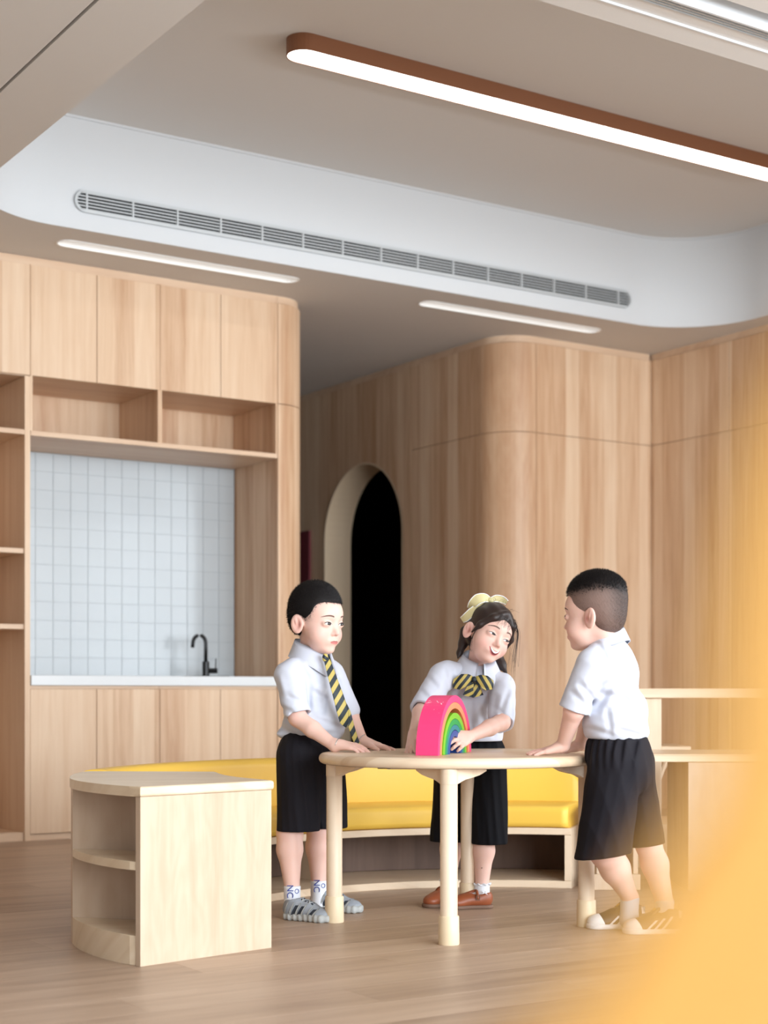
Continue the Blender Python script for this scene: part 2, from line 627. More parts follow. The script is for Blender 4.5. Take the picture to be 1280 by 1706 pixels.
# room beyond the arch, corridor end: their darkness is put into the wall colour
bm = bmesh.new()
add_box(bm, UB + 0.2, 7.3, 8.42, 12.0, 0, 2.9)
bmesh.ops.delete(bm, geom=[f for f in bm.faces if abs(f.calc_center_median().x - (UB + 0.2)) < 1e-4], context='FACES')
struct(obj('wall_room_beyond', bm, M['dark'], None, True), 'walls of the unlit room beyond the arch, coloured near-black')
o = boxo('wall_corridor_end', 4.0, UB + 0.3, 12.0, 12.1, 0, ZC, M['shade_wall'], None, 0, True)
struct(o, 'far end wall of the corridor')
o = boxo('panel_maroon', UB - 0.02, UB - 0.002, 10.0, 10.9, 1.0, 1.95, M['maroon'], None, 0.003, True)  # thin maroon slab set against the corridor wall
o.name = 'maroon_patch'
tag(o, 'flat maroon patch on the dark corridor wall beyond the arch', 'notice board')
o = boxo('wall_corridor_left', UC1 - 0.1, UC1 - 0.005, VB + 0.102, 12.0, 0, ZC, M['shade_wall'], None, 0, True)
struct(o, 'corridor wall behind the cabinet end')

# right wall panels
rw = boxo('wall_side', UR + 0.03, UR + 0.3, 4.6, VF + 0.3, 0, ZC, M['laminate'], None, 0, True)
struct(rw, 'beech panelled right wall')
vs = [VF - 0.001, 6.97, 6.25, 5.53, 4.81, 4.6]
for va, vb in zip(vs, vs[1:]):
    for z0, z1 in ((0.0, SEAM - G), (SEAM + G, 2.925)):
        boxo('panel', UR, UR + 0.03, vb + G, va - G, z0, z1, M['laminate'], rw, 0)
boxo('cornice', UR + 0.014, UR + 0.03, 4.6, VF + 0.02, 2.93, ZC, M['laminate_h'], rw, 0)

# ------------------------------------------------------------------ cabinets
VB = 8.19                                # back of the niche
D = [2.862, 3.214, 3.566, 3.918, 4.27]


def u_at(x, v):
    """room u of the photo column x on the plane v"""
    k = (x - CX) / FPX
    d = v / (-k * ST + CT)
    return k * d * CT + d * ST


D = [u_at(x, VF) for x in (50.8, 161.7, 266.9, 368.0, 463.0)]
UC0 = D[4]
ZS0, ZS1 = 2.06, 2.085                   # shelf below the open cubbies
ZD = 2.365                               # lower edge of the top doors
bt = 0.02
grp = 'beech cabinets over the sink niche'
for i, (a, b, lab) in enumerate(((D[0], D[2], 'beech wall cabinet with open cubby over left half of tiled niche'),
                                 (D[2], D[4], 'beech wall cabinet with open cubby over the black tap'))):
    t = room_thing('wall_cabinet', lab, 'cabinet', group=grp)
    m_ = (a + b) / 2 if False else D[1 + 2 * i]
    for p, q in ((a, m_), (m_, b)):
        boxo('door', p + G, q - G, VF, VF + 0.018, ZD, 2.925, M['laminate'], t, 0.001)
    boxo('side_panel', a + 0.0005, a + 0.012, VF + 0.003, VB, ZS1, 2.93, M['laminate'], t, 0)
    boxo('side_panel', b - 0.012, b - 0.0005, VF + 0.003, VB, ZS1, 2.93, M['laminate'], t, 0)
    boxo('bottom_panel', a + 0.013, b - 0.013, VF + 0.02, VB, ZD + 0.002, ZD + 0.02, M['laminate_h'], t, 0)
    boxo('back_panel', a + 0.013, b - 0.013, VB - 0.012, VB, ZS1, 2.93, M['laminate'], t, 0)
    boxo('cornice', a, b, VF + 0.012, VF + 0.03, 2.928, ZC - 0.001, M['laminate_h'], t, 0)
o = boxo('niche_shelf', D[0] + 0.001, D[4] - 0.001, VF, VB - 0.001, ZS0, ZS1, M['laminate_h'], None, 0.001, True)
tag(o, 'long beech shelf board forming the top of the tiled niche', 'shelf')

for i, (a, b, lab) in enumerate(((D[0], D[2], 'beech base cabinet under left end of white worktop'),
                                 (D[2], D[4], 'beech base cabinet under the sink beside the corridor'))):
    t = room_thing('base_cabinet', lab, 'cabinet', group='base cabinets under the worktop')
    m_ = D[1 + 2 * i]
    for p, q in ((a, m_), (m_, b)):
        boxo('door', p + G, q - G, VF + 0.004, VF + 0.022, 0.035, 0.772, M['laminate'], t, 0.001)
    boxo('carcass', a + 0.001, b - 0.001, VF + 0.024, VB - 0.002, 0.03, 0.788, M['laminate'], t, 0)
    boxo('plinth', a + 0.001, b - 0.001, VF + 0.012, VF + 0.03, 0.0, 0.03, M['laminate_h'], t, 0)
    boxo('top_rail', a + 0.001, b - 0.001, VF + 0.012, VF + 0.023, 0.775, 0.789, M['laminate_h'], t, 0)
o = boxo('worktop', D[0] + 0.001, D[4] - 0.001, VF - 0.008, VB - 0.02, 0.79, 0.842, M['stone'], None, 0.003, True)
tag(o, 'white stone worktop with the sink in the tiled niche', 'worktop')

# rounded beech end beside the corridor
t = room_thing('end_cabinet', 'rounded tall beech end panel between niche and dark corridor', 'cabinet')
RE = UC1 - UC0 - 0.02
RE = 0.2
for z0, z1 in ((0.0, ZD - 0.002), (ZD + 0.002, 2.925)):
    pth = [(UC0 + G, VF)] + arc(UC1 - RE, VF + RE, RE, 270, 360, 14)[0:] + [(UC1, VB + 0.1)]
    curved_panel('end_panel', pth, z0, z1, 0.02, M['laminate'], t)
pth = [(UC0 + G, VF + 0.012)] + arc(UC1 - RE, VF + RE, RE - 0.012, 270, 360, 14) + [(UC1 - 0.012, VB + 0.1)]
curved_panel('cornice', pth, 2.93, ZC - 0.001, 0.015, M['laminate_h'], t)
boxo('side_panel', UC0 + 0.001, UC0 + 0.015, VF + 0.021, VB, 0, 2.92, M['laminate'], t, 0)

# tall open shelves on the left
UL0 = D[0] - 0.72
t = room_thing('tall_cabinet', 'tall beech cabinet with open shelves at left edge of photo', 'cabinet')
st = 0.03
boxo('side_panel', D[0] - st, D[0] - 0.001, VF, VB, 0, 2.36, M['laminate'], t, 0.001)
boxo('side_panel', UL0, UL0 + st, VF, VB, 0, 2.36, M['laminate'], t, 0.001)
boxo('back_panel', UL0 + st, D[0] - st, VB - 0.015, VB, 0.03, 2.36, M['laminate'], t, 0)
for z in (1.075, 1.46, 2.062):
    boxo('shelf', UL0 + st + 0.001, D[0] - st - 0.001, VF + (0.0 if z > 2 else 0.012), VB - 0.016, z, z + 0.025, M['laminate_h'], t, 0.001)
boxo('bottom_shelf', UL0 + st + 0.001, D[0] - st - 0.001, VF + 0.012, VB - 0.016, 0.0, 0.045, M['laminate_h'], t, 0.001)
boxo('top_panel', UL0, D[0] - 0.001, VF + 0.02, VB, 2.362, 2.38, M['laminate_h'], t, 0)
mid = (UL0 + D[0]) / 2
boxo('door', mid + G, D[0] - G, VF, VF + 0.018, ZD, 2.925, M['laminate'], t, 0.001)
boxo('door', UL0 + G, mid - G, VF, VF + 0.018, ZD, 2.925, M['laminate'], t, 0.001)
boxo('cornice', UL0, D[0], VF + 0.012, VF + 0.03, 2.928, ZC - 0.001, M['laminate_h'], t, 0)
o = boxo('wall_front', -3.6, UL0 - 0.01, VF, VF + 0.6, 0, ZC, M['laminate'], None, 0, True)
struct(o, 'beech panelling continuing left of the cabinets')
o = boxo('wall_behind_cabinets', UL0 - 0.02, UC0 - 0.004, VB + 0.012, VB + 0.1, 0, ZC, M['laminate'], None, 0, True)
struct(o, 'wall behind the cabinets')

# white tiles, each its own
bs = boxo('wall_niche', D[0] + 0.001, D[4] - 0.001, VB + 0.001, VB + 0.011, 0.842, ZS0, M['grout'], None, 0, True)
struct(bs, 'tiled back wall of the sink niche')
TS = (ZS0 - 0.002 - 0.844) / 12
tm = bpy.data.meshes.new('tile')
bm = add_box(bmesh.new(), 0.0008, TS - 0.0008, -0.006, 0.0, 0.0008, TS - 0.0008)
es = [e for e in bm.edges if all(v.co.y < -0.006 for v in e.verts)]
bmesh.ops.bevel(bm, geom=es, offset=0.0014, segments=2, affect='EDGES')
bmesh.ops.recalc_face_normals(bm, faces=bm.faces)
bm.to_mesh(tm)
bm.free()
tm.materials.append(M['tile'])
nu = int((D[4] - D[0]) / TS) + 0
nz = 12
for i in range(nu):
    for k in range(nz):
        p = bpy.data.objects.new('tile', tm)
        COL.objects.link(p)
        p.parent = bs
        p.location = (D[4] - 0.003 - (i + 1) * TS, VB + 0.001, 0.844 + k * TS)
        p.rotation_euler = (random.uniform(-.006, .006), 0, random.uniform(-.006, .006))

# tap and sink
tu, tv = u_at(343, 7.98), 7.98
t = empty('tap', (tu * CT - tv * ST, tu * ST + tv * CT, 0.842), TH + math.radians(-28))
tag(t, 'black gooseneck tap with side lever on the white worktop', 'tap')
bm = bmesh.new()
add_lathe(bm, [(0.026, 0), (0.026, 0.004), (0.020, 0.006), (0.020, 0.085), (0.017, 0.088)], seg=20)
obj('body', bm, M['black_metal'], t, sm=False)
bm = bmesh.new()
path = [(0, 0, 0.08), (0, 0, 0.17)] + [(-0.036 + 0.036 * math.cos(math.radians(a)), 0, 0.19 + 0.045 * math.sin(math.radians(a))) for a in range(0, 181, 15)] + [(-0.075, 0, 0.165)]
add_tube(bm, path, 0.0105, 12)
obj('spout', bm, M['black_metal'], t, sm=True)
bm = bmesh.new()
add_tube(bm, [(0.015, 0, 0.035), (0.066, 0, 0.035)], 0.015, 14)
h = obj('valve', bm, M['black_metal'], t)
bm = bmesh.new()
add_tube(bm, [(0.055, 0, 0.045), (0.057, 0, 0.105)], [0.004, 0.003], 8)
obj('lever', bm, M['black_metal'], h)
su = u_at(322, 7.9)
t = room_thing('sink', 'black sink rim let into the white worktop below the tap', 'sink')
bm = bmesh.new()
c0 = (u_at(312, 7.9), u_at(357, 7.9))
for (x0, x1, y0, y1) in ((c0[0], c0[1], 7.72, 7.74), (c0[0], c0[1], 8.03, 8.05), (c0[0], c0[0] + 0.02, 7.74, 8.03), (c0[1] - 0.02, c0[1], 7.74, 8.03)):
    add_box(bm, x0, x1, y0, y1, 0.8425, 0.846)
obj('rim', bm, M['black_metal'], t)
bm = bmesh.new()
add_box(bm, c0[0] + 0.02, c0[1] - 0.02, 7.741, 8.029, 0.8424, 0.8432)
obj('basin', bm, M['black_metal'], t)

# ------------------------------------------------------------------ ceiling fittings
# air grille in the white face
t = room_thing('air_grille', 'long rounded grey air grille in the white ceiling tray', 'air grille')
gu0, gu1 = u_at(123, TV1), u_at(1050, TV1)


def z_at(x, y, v):
    k = (x - CX) / FPX
    d = v / (-k * ST + CT)
    return CAMH - (y - YH) / FPX * d


gz0 = (z_at(300, 381, TV1) + z_at(900, 491, TV1)) / 2
gz1 = (z_at(300, 348, TV1) + z_at(900, 458, TV1)) / 2
yb = TV1 - 0.004
gu0 = max(gu0, TU0 + 0.46)


def stad_xz(u0, u1, z0, z1, n=10):
    return stadium(u0, u1, z0, z1, n)


bm = bmesh.new()
po = dedupe(stad_xz(gu0, gu1, gz0, gz1))
pi_ = dedupe(stad_xz(gu0 + 0.012, gu1 - 0.012, gz0 + 0.012, gz1 - 0.012))
A_ = [bm.verts.new((a, yb, b)) for a, b in po]
B_ = [bm.verts.new((a, yb - 0.012, b)) for a, b in po]
C_ = [bm.verts.new((a, yb - 0.012, b)) for a, b in pi_]
E_ = [bm.verts.new((a, yb + 0.0, b)) for a, b in pi_]
skin_loops(bm, A_, B_)
skin_loops(bm, B_, C_)
skin_loops(bm, C_, E_)
obj('frame', bm, M['grille'], t)
bm = bmesh.new()
bm.faces.new([bm.verts.new((a, yb + 0.002, b)) for a, b in pi_])
obj('duct_backing', bm, M['duct'], t)
hgt = gz1 - gz0
for k in range(6):
    zc = gz0 + hgt * (k + 0.9) / 6.8
    e = abs((zc - (gz0 + gz1) / 2) / (hgt / 2))
    ins = 0.012 + (hgt / 2) * (1 - math.sqrt(max(0, 1 - e * e)))
    bm = bmesh.new()
    u0, u1 = gu0 + ins, gu1 - ins
    vs_ = [(yb - 0.012, zc - 0.003), (yb - 0.012, zc + 0.003), (yb + 0.001, zc + 0.006), (yb + 0.001, zc + 0.001)]
    L_ = [bm.verts.new((u0, y, z)) for y, z in vs_]
    R_ = [bm.verts.new((u1, y, z)) for y, z in vs_]
    skin_loops(bm, L_, R_)
    bm.faces.new(L_)
    bm.faces.new(R_[::-1])
    obj('slat', bm, M['grille'], t)
for x in (143, 220, 294, 366, 435, 503, 569, 633, 694, 753, 811, 867, 921, 974, 1028):
    u = u_at(x, TV1)
    if gu0 + 0.03 < u < gu1 - 0.03:
        boxo('divider', u - 0.004, u + 0.004, yb - 0.013, yb, gz0 + 0.01, gz1 - 0.01, M['grille'], t, 0)

# recessed slim lights, off; diffusers given a faint glow to look whiter
for sl, lab in ((slotA, 'slim white recessed ceiling light over the beech cabinets'),
                (slotB, 'slim white recessed ceiling light before the rounded corner')):
    t = room_thing('recessed_light', lab, 'ceiling light', group='slim recessed ceiling lights')
    bm = bmesh.new()
    po = dedupe(stadium(*sl))
    pin = dedupe(stadium(sl[0] + 0.008, sl[1] - 0.008, sl[2] + 0.008, sl[3] - 0.008))
    A_ = [bm.verts.new((a, b, ZC - 0.003)) for a, b in po]
    B_ = [bm.verts.new((a, b, ZC - 0.003)) for a, b in pin]
    C_ = [bm.verts.new((a, b, ZC + 0.035)) for a, b in pin]
    Z_ = [bm.verts.new((a, b, ZC + 0.002)) for a, b in po]
    skin_loops(bm, Z_, A_)
    skin_loops(bm, A_, B_)
    skin_loops(bm, B_, C_)
    obj('trim_ring', bm, M['diffuser_off'], t)
    bm = bmesh.new()
    bm.faces.new([bm.verts.new((a, b, ZC + 0.034)) for a, b in pin])
    obj('diffuser', bm, M['diffuser_lift'], t)

# hanging brown linear lamp
lu0 = u_at(476, 5.72)
lv0 = uv_of(640, 87, ZT)[1]
lv1 = lv0 + 0.15
p0 = uv_of(477, 62, ZT)
lu0 = p0[0]
t = room_thing('linear_lamp', 'long brown rounded linear lamp glowing white below the tray ceiling', 'ceiling lamp')
bm = bmesh.new()
zb = ZT - 0.072
po = dedupe(stadium(lu0, lu0 + 3.0, lv0, lv1, 14))
pin = dedupe(stadium(lu0 + 0.005, lu0 + 2.995, lv0 + 0.005, lv1 - 0.005, 14))
A_ = [bm.verts.new((a, b, ZT - 0.0005)) for a, b in po]
B_ = [bm.verts.new((a, b, zb)) for a, b in po]
C_ = [bm.verts.new((a, b, zb)) for a, b in pin]
E_ = [bm.verts.new((a, b, zb + 0.006)) for a, b in pin]
skin_loops(bm, A_, B_)
skin_loops(bm, B_, C_)
skin_loops(bm, C_, E_)
bm.faces.new(A_)
obj('housing', bm, M['lamp_body'], t)
bm = bmesh.new()
bm.faces.new([bm.verts.new((a, b, zb + 0.003)) for a, b in pin][::-1])
obj('diffuser', bm, M['lamp_glow'], t)

# slotted air diffuser in the near soffit, top right
t = room_thing('slot_diffuser', 'slotted white linear air diffuser at upper right of the ceiling', 'air diffuser')
for k, (v0, v1, z0, z1, mm) in enumerate(((DV1 - 0.006, DV1, ZC - 0.004, ZC + 0.03, 'white_paint'), (3.775, DV1 - 0.007, ZC + 0.004, ZC + 0.02, 'wall_paint'), (3.765, 3.772, ZC, ZC + 0.05, 'grille'),
                                          (3.75, 3.756, ZC, ZC + 0.05, 'grille'), (3.735, 3.741, ZC, ZC + 0.05, 'grille'), (3.72, 3.726, ZC, ZC + 0.05, 'grille'),
                                          (3.705, 3.711, ZC, ZC + 0.05, 'grille'), (3.688, 3.696, ZC - 0.016, ZC + 0.05, 'white_paint'))):
    boxo('slat' if mm == 'grille' else 'frame_strip', 2.61, UR - 0.21, v0, v1, z0, z1, M[mm], t, 0)
# ------------------------------------------------------------------ round table (world coordinates, seen side on)
TX, TY, TZ, TR = 0.240, 5.11, 0.557, 0.452
LEGS = [(-0.163, 5.157), (0.194, 4.70), (0.652, 5.064), (0.295, 5.52)]
t = empty('table', (0, 0, 0))
tag(t, 'round pale pine childrens table with three children around it', 'table')
bm = bmesh.new()
th = 0.033
prof = [(0.02, TZ - th), (TR - 0.012, TZ - th)]
for k in range(9):
    a = -90 + 180 * k / 8
    prof.append((TR - 0.0165 + 0.0165 * math.cos(math.radians(a)), TZ - th / 2 + 0.0165 * math.sin(math.radians(a))))
prof += [(TR - 0.03, TZ), (0.02, TZ)]
add_lathe(bm, prof, 0, 0, 96)
o = obj('table_top', bm, M['pine'], t, sm=False)
o.location = (TX, TY, 0)
for p in o.data.polygons:
    p.use_smooth = abs(p.normal.z) < 0.98
# aprons and brackets
for i, (x, y) in enumerate(LEGS):
    bm = bmesh.new()
    add_lathe(bm, [(0.0262, 0.080), (0.0262, 0.478), (0.0255, 0.4785)], 0, 0, 28)
    lg = obj('leg', bm, M['pine_v'], t)
    lg.location = (x, y, 0)
    for p in lg.data.polygons:
        p.use_smooth = len(p.vertices) == 4
    bm = bmesh.new()
    add_lathe(bm, [(0.0308, 0.0), (0.0318, 0.003), (0.0306, 0.082), (0.0288, 0.086)], 0, 0, 28)
    ft = obj('foot_sleeve', bm, M['plastic_cream'], lg)
    for p in ft.data.polygons:
        p.use_smooth = len(p.vertices) == 4
    # head block under the top
    bm = bmesh.new()
    add_lathe(bm, [(0.0272, 0.4787), (0.0272, TZ - th)], 0, 0, 28)
    hd = obj('leg_head', bm, M['pine_v'], lg)
    for p in hd.data.polygons:
        p.use_smooth = len(p.vertices) == 4
    for j in (1, 3):
        x2, y2 = LEGS[(i + j) % 4]
        dx, dy = x2 - x, y2 - y
        l = math.hypot(dx, dy)
        dx, dy = dx / l, dy / l
        nx, ny = -dy, dx
        prof2 = [(0.02, TZ - th), (0.14, TZ - th), (0.14, TZ - th - 0.010), (0.112, TZ - th - 0.022), (0.08, TZ - th - 0.029), (0.056, TZ - th - 0.033), (0.042, TZ - th - 0.038), (0.0275, 0.4795), (0.02, 0.4795)]
        bm = bmesh.new()
        A_ = [bm.verts.new((dx * s + nx * 0.013, dy * s + ny * 0.013, z)) for s, z in prof2]
        B_ = [bm.verts.new((dx * s - nx * 0.013, dy * s - ny * 0.013, z)) for s, z in prof2]
        skin_loops(bm, A_, B_)
        bm.faces.new(A_[::-1])
        bm.faces.new(B_)
        obj('bracket', bm, M['pine_v'], lg)
bm = bmesh.new()
add_box(bm, -0.02, 0.02, -0.01, 0.01, TZ - th - 0.012, TZ - th)
o = obj('steel_plate', bm, M['black_metal'], t)
o.location = (0.0, 4.96, 0)
bm = bmesh.new()
add_box(bm, -0.11, 0.11, -0.012, 0.012, TZ - th - 0.014, TZ - th)
o = obj('cross_batten', bm, M['pine_v'], t)
o.location = (0.12, 4.97, 0)

# ------------------------------------------------------------------ curved sofa
SX, SY = 0.42, 5.06
SR0, SR1 = 1.02, 1.43
A0, A1 = 73.0, 174.0
t = empty('curved_sofa', (0, 0, 0))
tag(t, 'curved low sofa with yellow seat and back behind the round table', 'sofa')


def swept(name, prof, a0, a1, mat, parent, n=56, sm=True, endfall=None):
    """sweep a (r, z) profile around the sofa centre"""
    bm = bmesh.new()
    rings = []
    for i in range(n + 1):
        a = a0 + (a1 - a0) * i / n
        ca, sa = math.cos(math.radians(a)), math.sin(math.radians(a))
        rg = []
        for r, z in prof:
            if endfall:
                z = endfall(a, z)
            rg.append(bm.verts.new((SX + r * ca, SY + r * sa, z)))
        rings.append(rg)
    for p, q in zip(rings, rings[1:]):
        skin_loops(bm, p, q)
    bm.faces.new(rings[0][::-1])
    bm.faces.new(rings[-1])
    o = obj(name, bm, mat, parent)
    if sm:
        me = o.data
        for p in me.polygons:
            p.use_smooth = len(p.vertices) == 4
    return o


def rprof(r0, r1, z0, z1, rad, n=5):
    return [(a, b) for a, b in dedupe(rrect(r0, r1, z0, z1, rad, n))]


def fall(a, z):
    """the back's end is rounded off"""
    d = a - A0
    if z > 0.345 and d < 13:
        k = math.sqrt(max(0.0, 1 - ((13 - d) / 13) ** 2))
        return 0.345 + (z - 0.345) * max(k, 0.05)
    return z


M['shade_ply'] = wood('shade_brown_ply', srgb(84, 64, 54), srgb(104, 82, 70), srgb(120, 96, 82), 'z', 3.0, 0.1, 5.0, 0.6)  # dark brown carries the shade under the seat in its colour
ST_ = 0.315                               # seat height
swept('seat_cushion', rprof(SR0 - 0.008, 1.345, 0.232, ST_, 0.022), A0 + 0.6, A1 - 0.2, M['yellow'], t)
swept('backrest', rprof(1.335, SR1, 0.24, 0.497, 0.03), A0 + 0.6, A1 + 0.8, M['yellow'], t, endfall=fall)
swept('seat_board', rprof(SR0, SR1, 0.205, 0.231, 0.002, 1), A0, A1, M['pine'], t, sm=False)
swept('base_board', rprof(SR0, SR1, 0.0, 0.028, 0.002, 1), A0, A1, M['pine'], t, sm=False)
swept('back_board', rprof(SR1 - 0.03, SR1 - 0.004, 0.029, 0.204, 0.002, 1), A0, A1, M['shade_ply'], t, sm=False)
for a in (A0, 123.5, A1 - 1.4):
    swept('end_board' if a != 123.5 else 'divider', rprof(SR0 + (0.0 if a != 123.5 else 0.12), SR1 - 0.031, 0.0285, 0.2045, 0.002, 1), a, a + 1.4, M['pine_v'], t, 2, False)

# ------------------------------------------------------------------ bookcase closing the sofa's left end
t = empty('bookcase', (0, 0, 0))
tag(t, 'low birch bookcase with curved open shelves beside the yellow sofa', 'bookcase')
P0, P1 = np.array((-0.668, 4.31)), np.array((-0.332, 4.634))
dirp = (P1 - P0) / np.linalg.norm(P1 - P0)
nrm = np.array((dirp[1], -dirp[0]))               # faces the camera
def polar(r, a):
    return (SX + r * math.cos(math.radians(a)), SY + r * math.sin(math.radians(a)))
outer = []
for k in range(21):
    f = k / 20
    a = 175.5 + (214.6 - 175.5) * f
    r = 1.40 - 0.02 * math.sin(math.pi * f) * 0 - 0.078 * max(0, (f - 0.45) / 0.55) ** 1.6
    outer.append(polar(r, a))
inner = [polar(0.866 + 0.11 * (k / 10), 209.6 - (209.6 - 175.5) * k / 10) for k in range(11)]
th = 0.022
zt0, zt1 = 0.466, 0.494
# top board, slightly proud
cx_ = sum(p[0] for p in outer + inner) / len(outer + inner)
cy_ = sum(p[1] for p in outer + inner) / len(outer + inner)
topo = [(x + (x - cx_) * 0.02, y + (y - cy_) * 0.02) for x, y in outer + inner]
bm = add_prism(bmesh.new(), topo, zt0, zt1, 0.008)
obj('top_board', bm, M['birch_h'], t)
# end panel facing the camera
q = [tuple(P0), tuple(P1), tuple(P1 - nrm * th), tuple(P0 - nrm * th)]
bm = add_prism(bmesh.new(), q, 0.0, zt0 - 0.0005, 0.001)
obj('end_panel', bm, M['birch'], t)
# flat back of the shelves, from the outer left to the end panel
Pl = np.array(outer[10])
Pr = P0 + dirp * 0.34 - nrm * (th + 0.001)
dv = (Pr - Pl) / np.linalg.norm(Pr - Pl)
nb = np.array((-dv[1], dv[0]))
q = [tuple(Pl), tuple(Pr), tuple(Pr + nb * 0.015), tuple(Pl + nb * 0.015)]
bm = add_prism(bmesh.new(), q, 0.0, zt0 - 0.0005)
obj('back_panel', bm, M['birch'], t)
# shelves: curved front between left and the end panel
front = [np.array(p) for p in outer[10:]]
shp = [tuple(p) for p in front[:-1]] + [tuple(P0 - nrm * (th + 0.001) + dirp * 0.002), tuple(Pr - dirp * 0.004), tuple(Pl + nb * -0.001 + dv * 0.01)]
for nm, z0, z1 in (('base', 0.0, 0.082), ('shelf', 0.262, 0.286)):
    bm = add_prism(bmesh.new(), shp, z0, z1, 0.002)
    obj(nm, bm, M['birch_h'] if nm == 'shelf' else M['birch_h'], t)
# closed outer and inner sides
op = outer[:11]
po = [tuple(p) for p in op]
pi2 = [(x + (SX - x) * 0.014, y + (SY - y) * 0.014) for x, y in op]
bm = add_prism(bmesh.new(), po + pi2[::-1], 0.0, zt0 - 0.0005)
obj('side_panel', bm, M['birch'], t)
pi2 = [(x - (SX - x) * 0.02, y - (SY - y) * 0.02) for x, y in inner]
bm = add_prism(bmesh.new(), [tuple(p) for p in inner[1:]] + pi2[1:][::-1], 0.0, zt0 - 0.0005)
obj('side_panel', bm, M['birch'], t)

# ------------------------------------------------------------------ furniture by the right wall
def wbox(name, a, b, mat, parent, bev=0.003):
    """box from two world corners"""
    return boxo(name, min(a[0], b[0]), max(a[0], b[0]), min(a[1], b[1]), max(a[1], b[1]), min(a[2], b[2]), max(a[2], b[2]), mat, parent, bev)


t = empty('play_counter', (0, 0, 0))
tag(t, 'pale wooden high counter on posts behind the boy on the right', 'counter')
d = 6.75
a, b = pt(1030, 1147, d), pt(1420, 1163, d)
wbox('counter_top', a, (b[0], d + 0.5, b[2]), M['pine'], t)
a, b = pt(1074, 1163.5, d), pt(1104, 1350, d)
wbox('post', (a[0], d + 0.02, b[2] - 0.06), (b[0], d + 0.10, a[2]), M['pine_v'], t)
wbox('post', (a[0] + 0.85, d + 0.02, 0.0), (b[0] + 0.85, d + 0.10, a[2]), M['pine_v'], t)
wbox('post', (a[0] + 0.0, d + 0.36, 0.0), (b[0] + 0.0, d + 0.44, a[2]), M['pine_v'], t)
z_ = pt(1100, 1244, d)[2]
wbox('shelf', (b[0] + 0.002, d + 0.03, z_ - 0.02), (b[0] + 0.13, d + 0.4, z_ + 0.0), M['pine'], t)
z_ = pt(1100, 1345, d)[2]
wbox('foot_board', (a[0] - 0.15, d + 0.0, 0.0), (b[0] + 0.9, d + 0.45, b[2] - 0.061), M['pine'], t)
bm = bmesh.new()
zz = pt(1110, 1275, d)[2]
add_tube(bm, [(b[0] - 0.005, d + 0.2, zz - 0.13), (b[0] + 0.06, d + 0.2, zz + 0.03)], 0.012, 8)
obj('brace', bm, M['pine_v'], t)

t = empty('low_cabinet', (0, 0, 0))
tag(t, 'low pale wooden cabinet with overhanging top beyond the orange blur', 'cabinet')
d = 5.95
a, b = pt(1147, 1270, d), pt(1420, 1480, d)
wbox('top_board', (pt(1088, 1255, d)[0], d - 0.005, pt(0, 1270, d)[2] + 0.001), (b[0], d + 0.45, pt(0, 1256, d)[2]), M['pine'], t)
wbox('side_panel', (a[0], d, 0.0), (b[0], d + 0.02, a[2]), M['birch'], t)
wbox('side_panel', (a[0], d + 0.021, 0.0), (a[0] + 0.02, d + 0.44, a[2]), M['birch'], t)

t = empty('foot_bench', (0, 0, 0))
tag(t, 'small pale wooden bench low behind the legs of the right boy', 'bench')
d = 6.0
e0, e1 = pt(986, 1456, d), pt(1052, 1484, d)
wbox('seat_board', (e0[0], d - 0.02, 0.285), (e0[0] + 0.19, d + 0.26, 0.31), M['pine'], t)
wbox('base_board', (e0[0] + 0.002, d - 0.015, 0.0), (e0[0] + 0.185, d + 0.01, e0[2]), M['birch'], t)
wbox('end_board', (e0[0] + 0.02, d + 0.011, 0.0), (e0[0] + 0.04, d + 0.25, 0.284), M['birch'], t)
wbox('end_board', (e0[0] + 0.16, d + 0.011, 0.0), (e0[0] + 0.18, d + 0.25, 0.284), M['birch'], t)

# ------------------------------------------------------------------ yellow tub chair close to the camera (out of focus)
t = empty('tub_chair', (0.3, 0.4, 0))
tag(t, 'blurred yellow tub chair close to the viewer at lower right', 'chair')
DN = 0.22
edge = [(1302, 640), (1276, 760), (1252, 860), (1228, 980), (1210, 1100), (1200, 1220), (1186, 1340), (1158, 1450), (1098, 1560), (990, 1660), (875, 1740)]
ep = [pt(x, y, DN) for x, y in edge]
outl = [(p[0], p[2]) for p in ep]
# carry the outline on: rounded crown to the right, down over the arm to the floor
x0, z0 = outl[0]
crown = [(x0 + 0.30, z0 + 0.016), (x0 + 0.24, z0 + 0.034), (x0 + 0.16, z0 + 0.042), (x0 + 0.08, z0 + 0.038), (x0 + 0.03, z0 + 0.026), (x0 + 0.008, z0 + 0.012)]
xl, zl = outl[-1]
low = [(xl - 0.03, zl - 0.03), (xl - 0.07, zl - 0.08), (xl - 0.09, zl - 0.16), (xl - 0.09, 0.40), (xl - 0.08, 0.10), (xl + 0.37, 0.10)]
poly = crown + outl + low
bm = bmesh.new()
A_ = [bm.verts.new((x - 0.3, DN - 0.4, z)) for x, z in poly]
B_ = [bm.verts.new((x - 0.3, DN - 0.4 + 0.012, z)) for x, z in poly]
skin_loops(bm, A_, B_)
fa = bm.faces.new(A_)
fb = bm.faces.new(B_[::-1])
bmesh.ops.bevel(bm, geom=list(fa.edges) + list(fb.edges), offset=0.004, segments=3, affect='EDGES', profile=0.5)
obj('backrest', bm, M['yellow_near'], t)
bm = bmesh.new()
add_prism(bm, rrect(xl - 0.02 - 0.3, xl + 0.33 - 0.3, DN + 0.014 - 0.4, DN + 0.55 - 0.4, 0.06, 6), 0.30, 0.40, 0.02)
obj('seat_cushion', bm, M['yellow_near'], t)
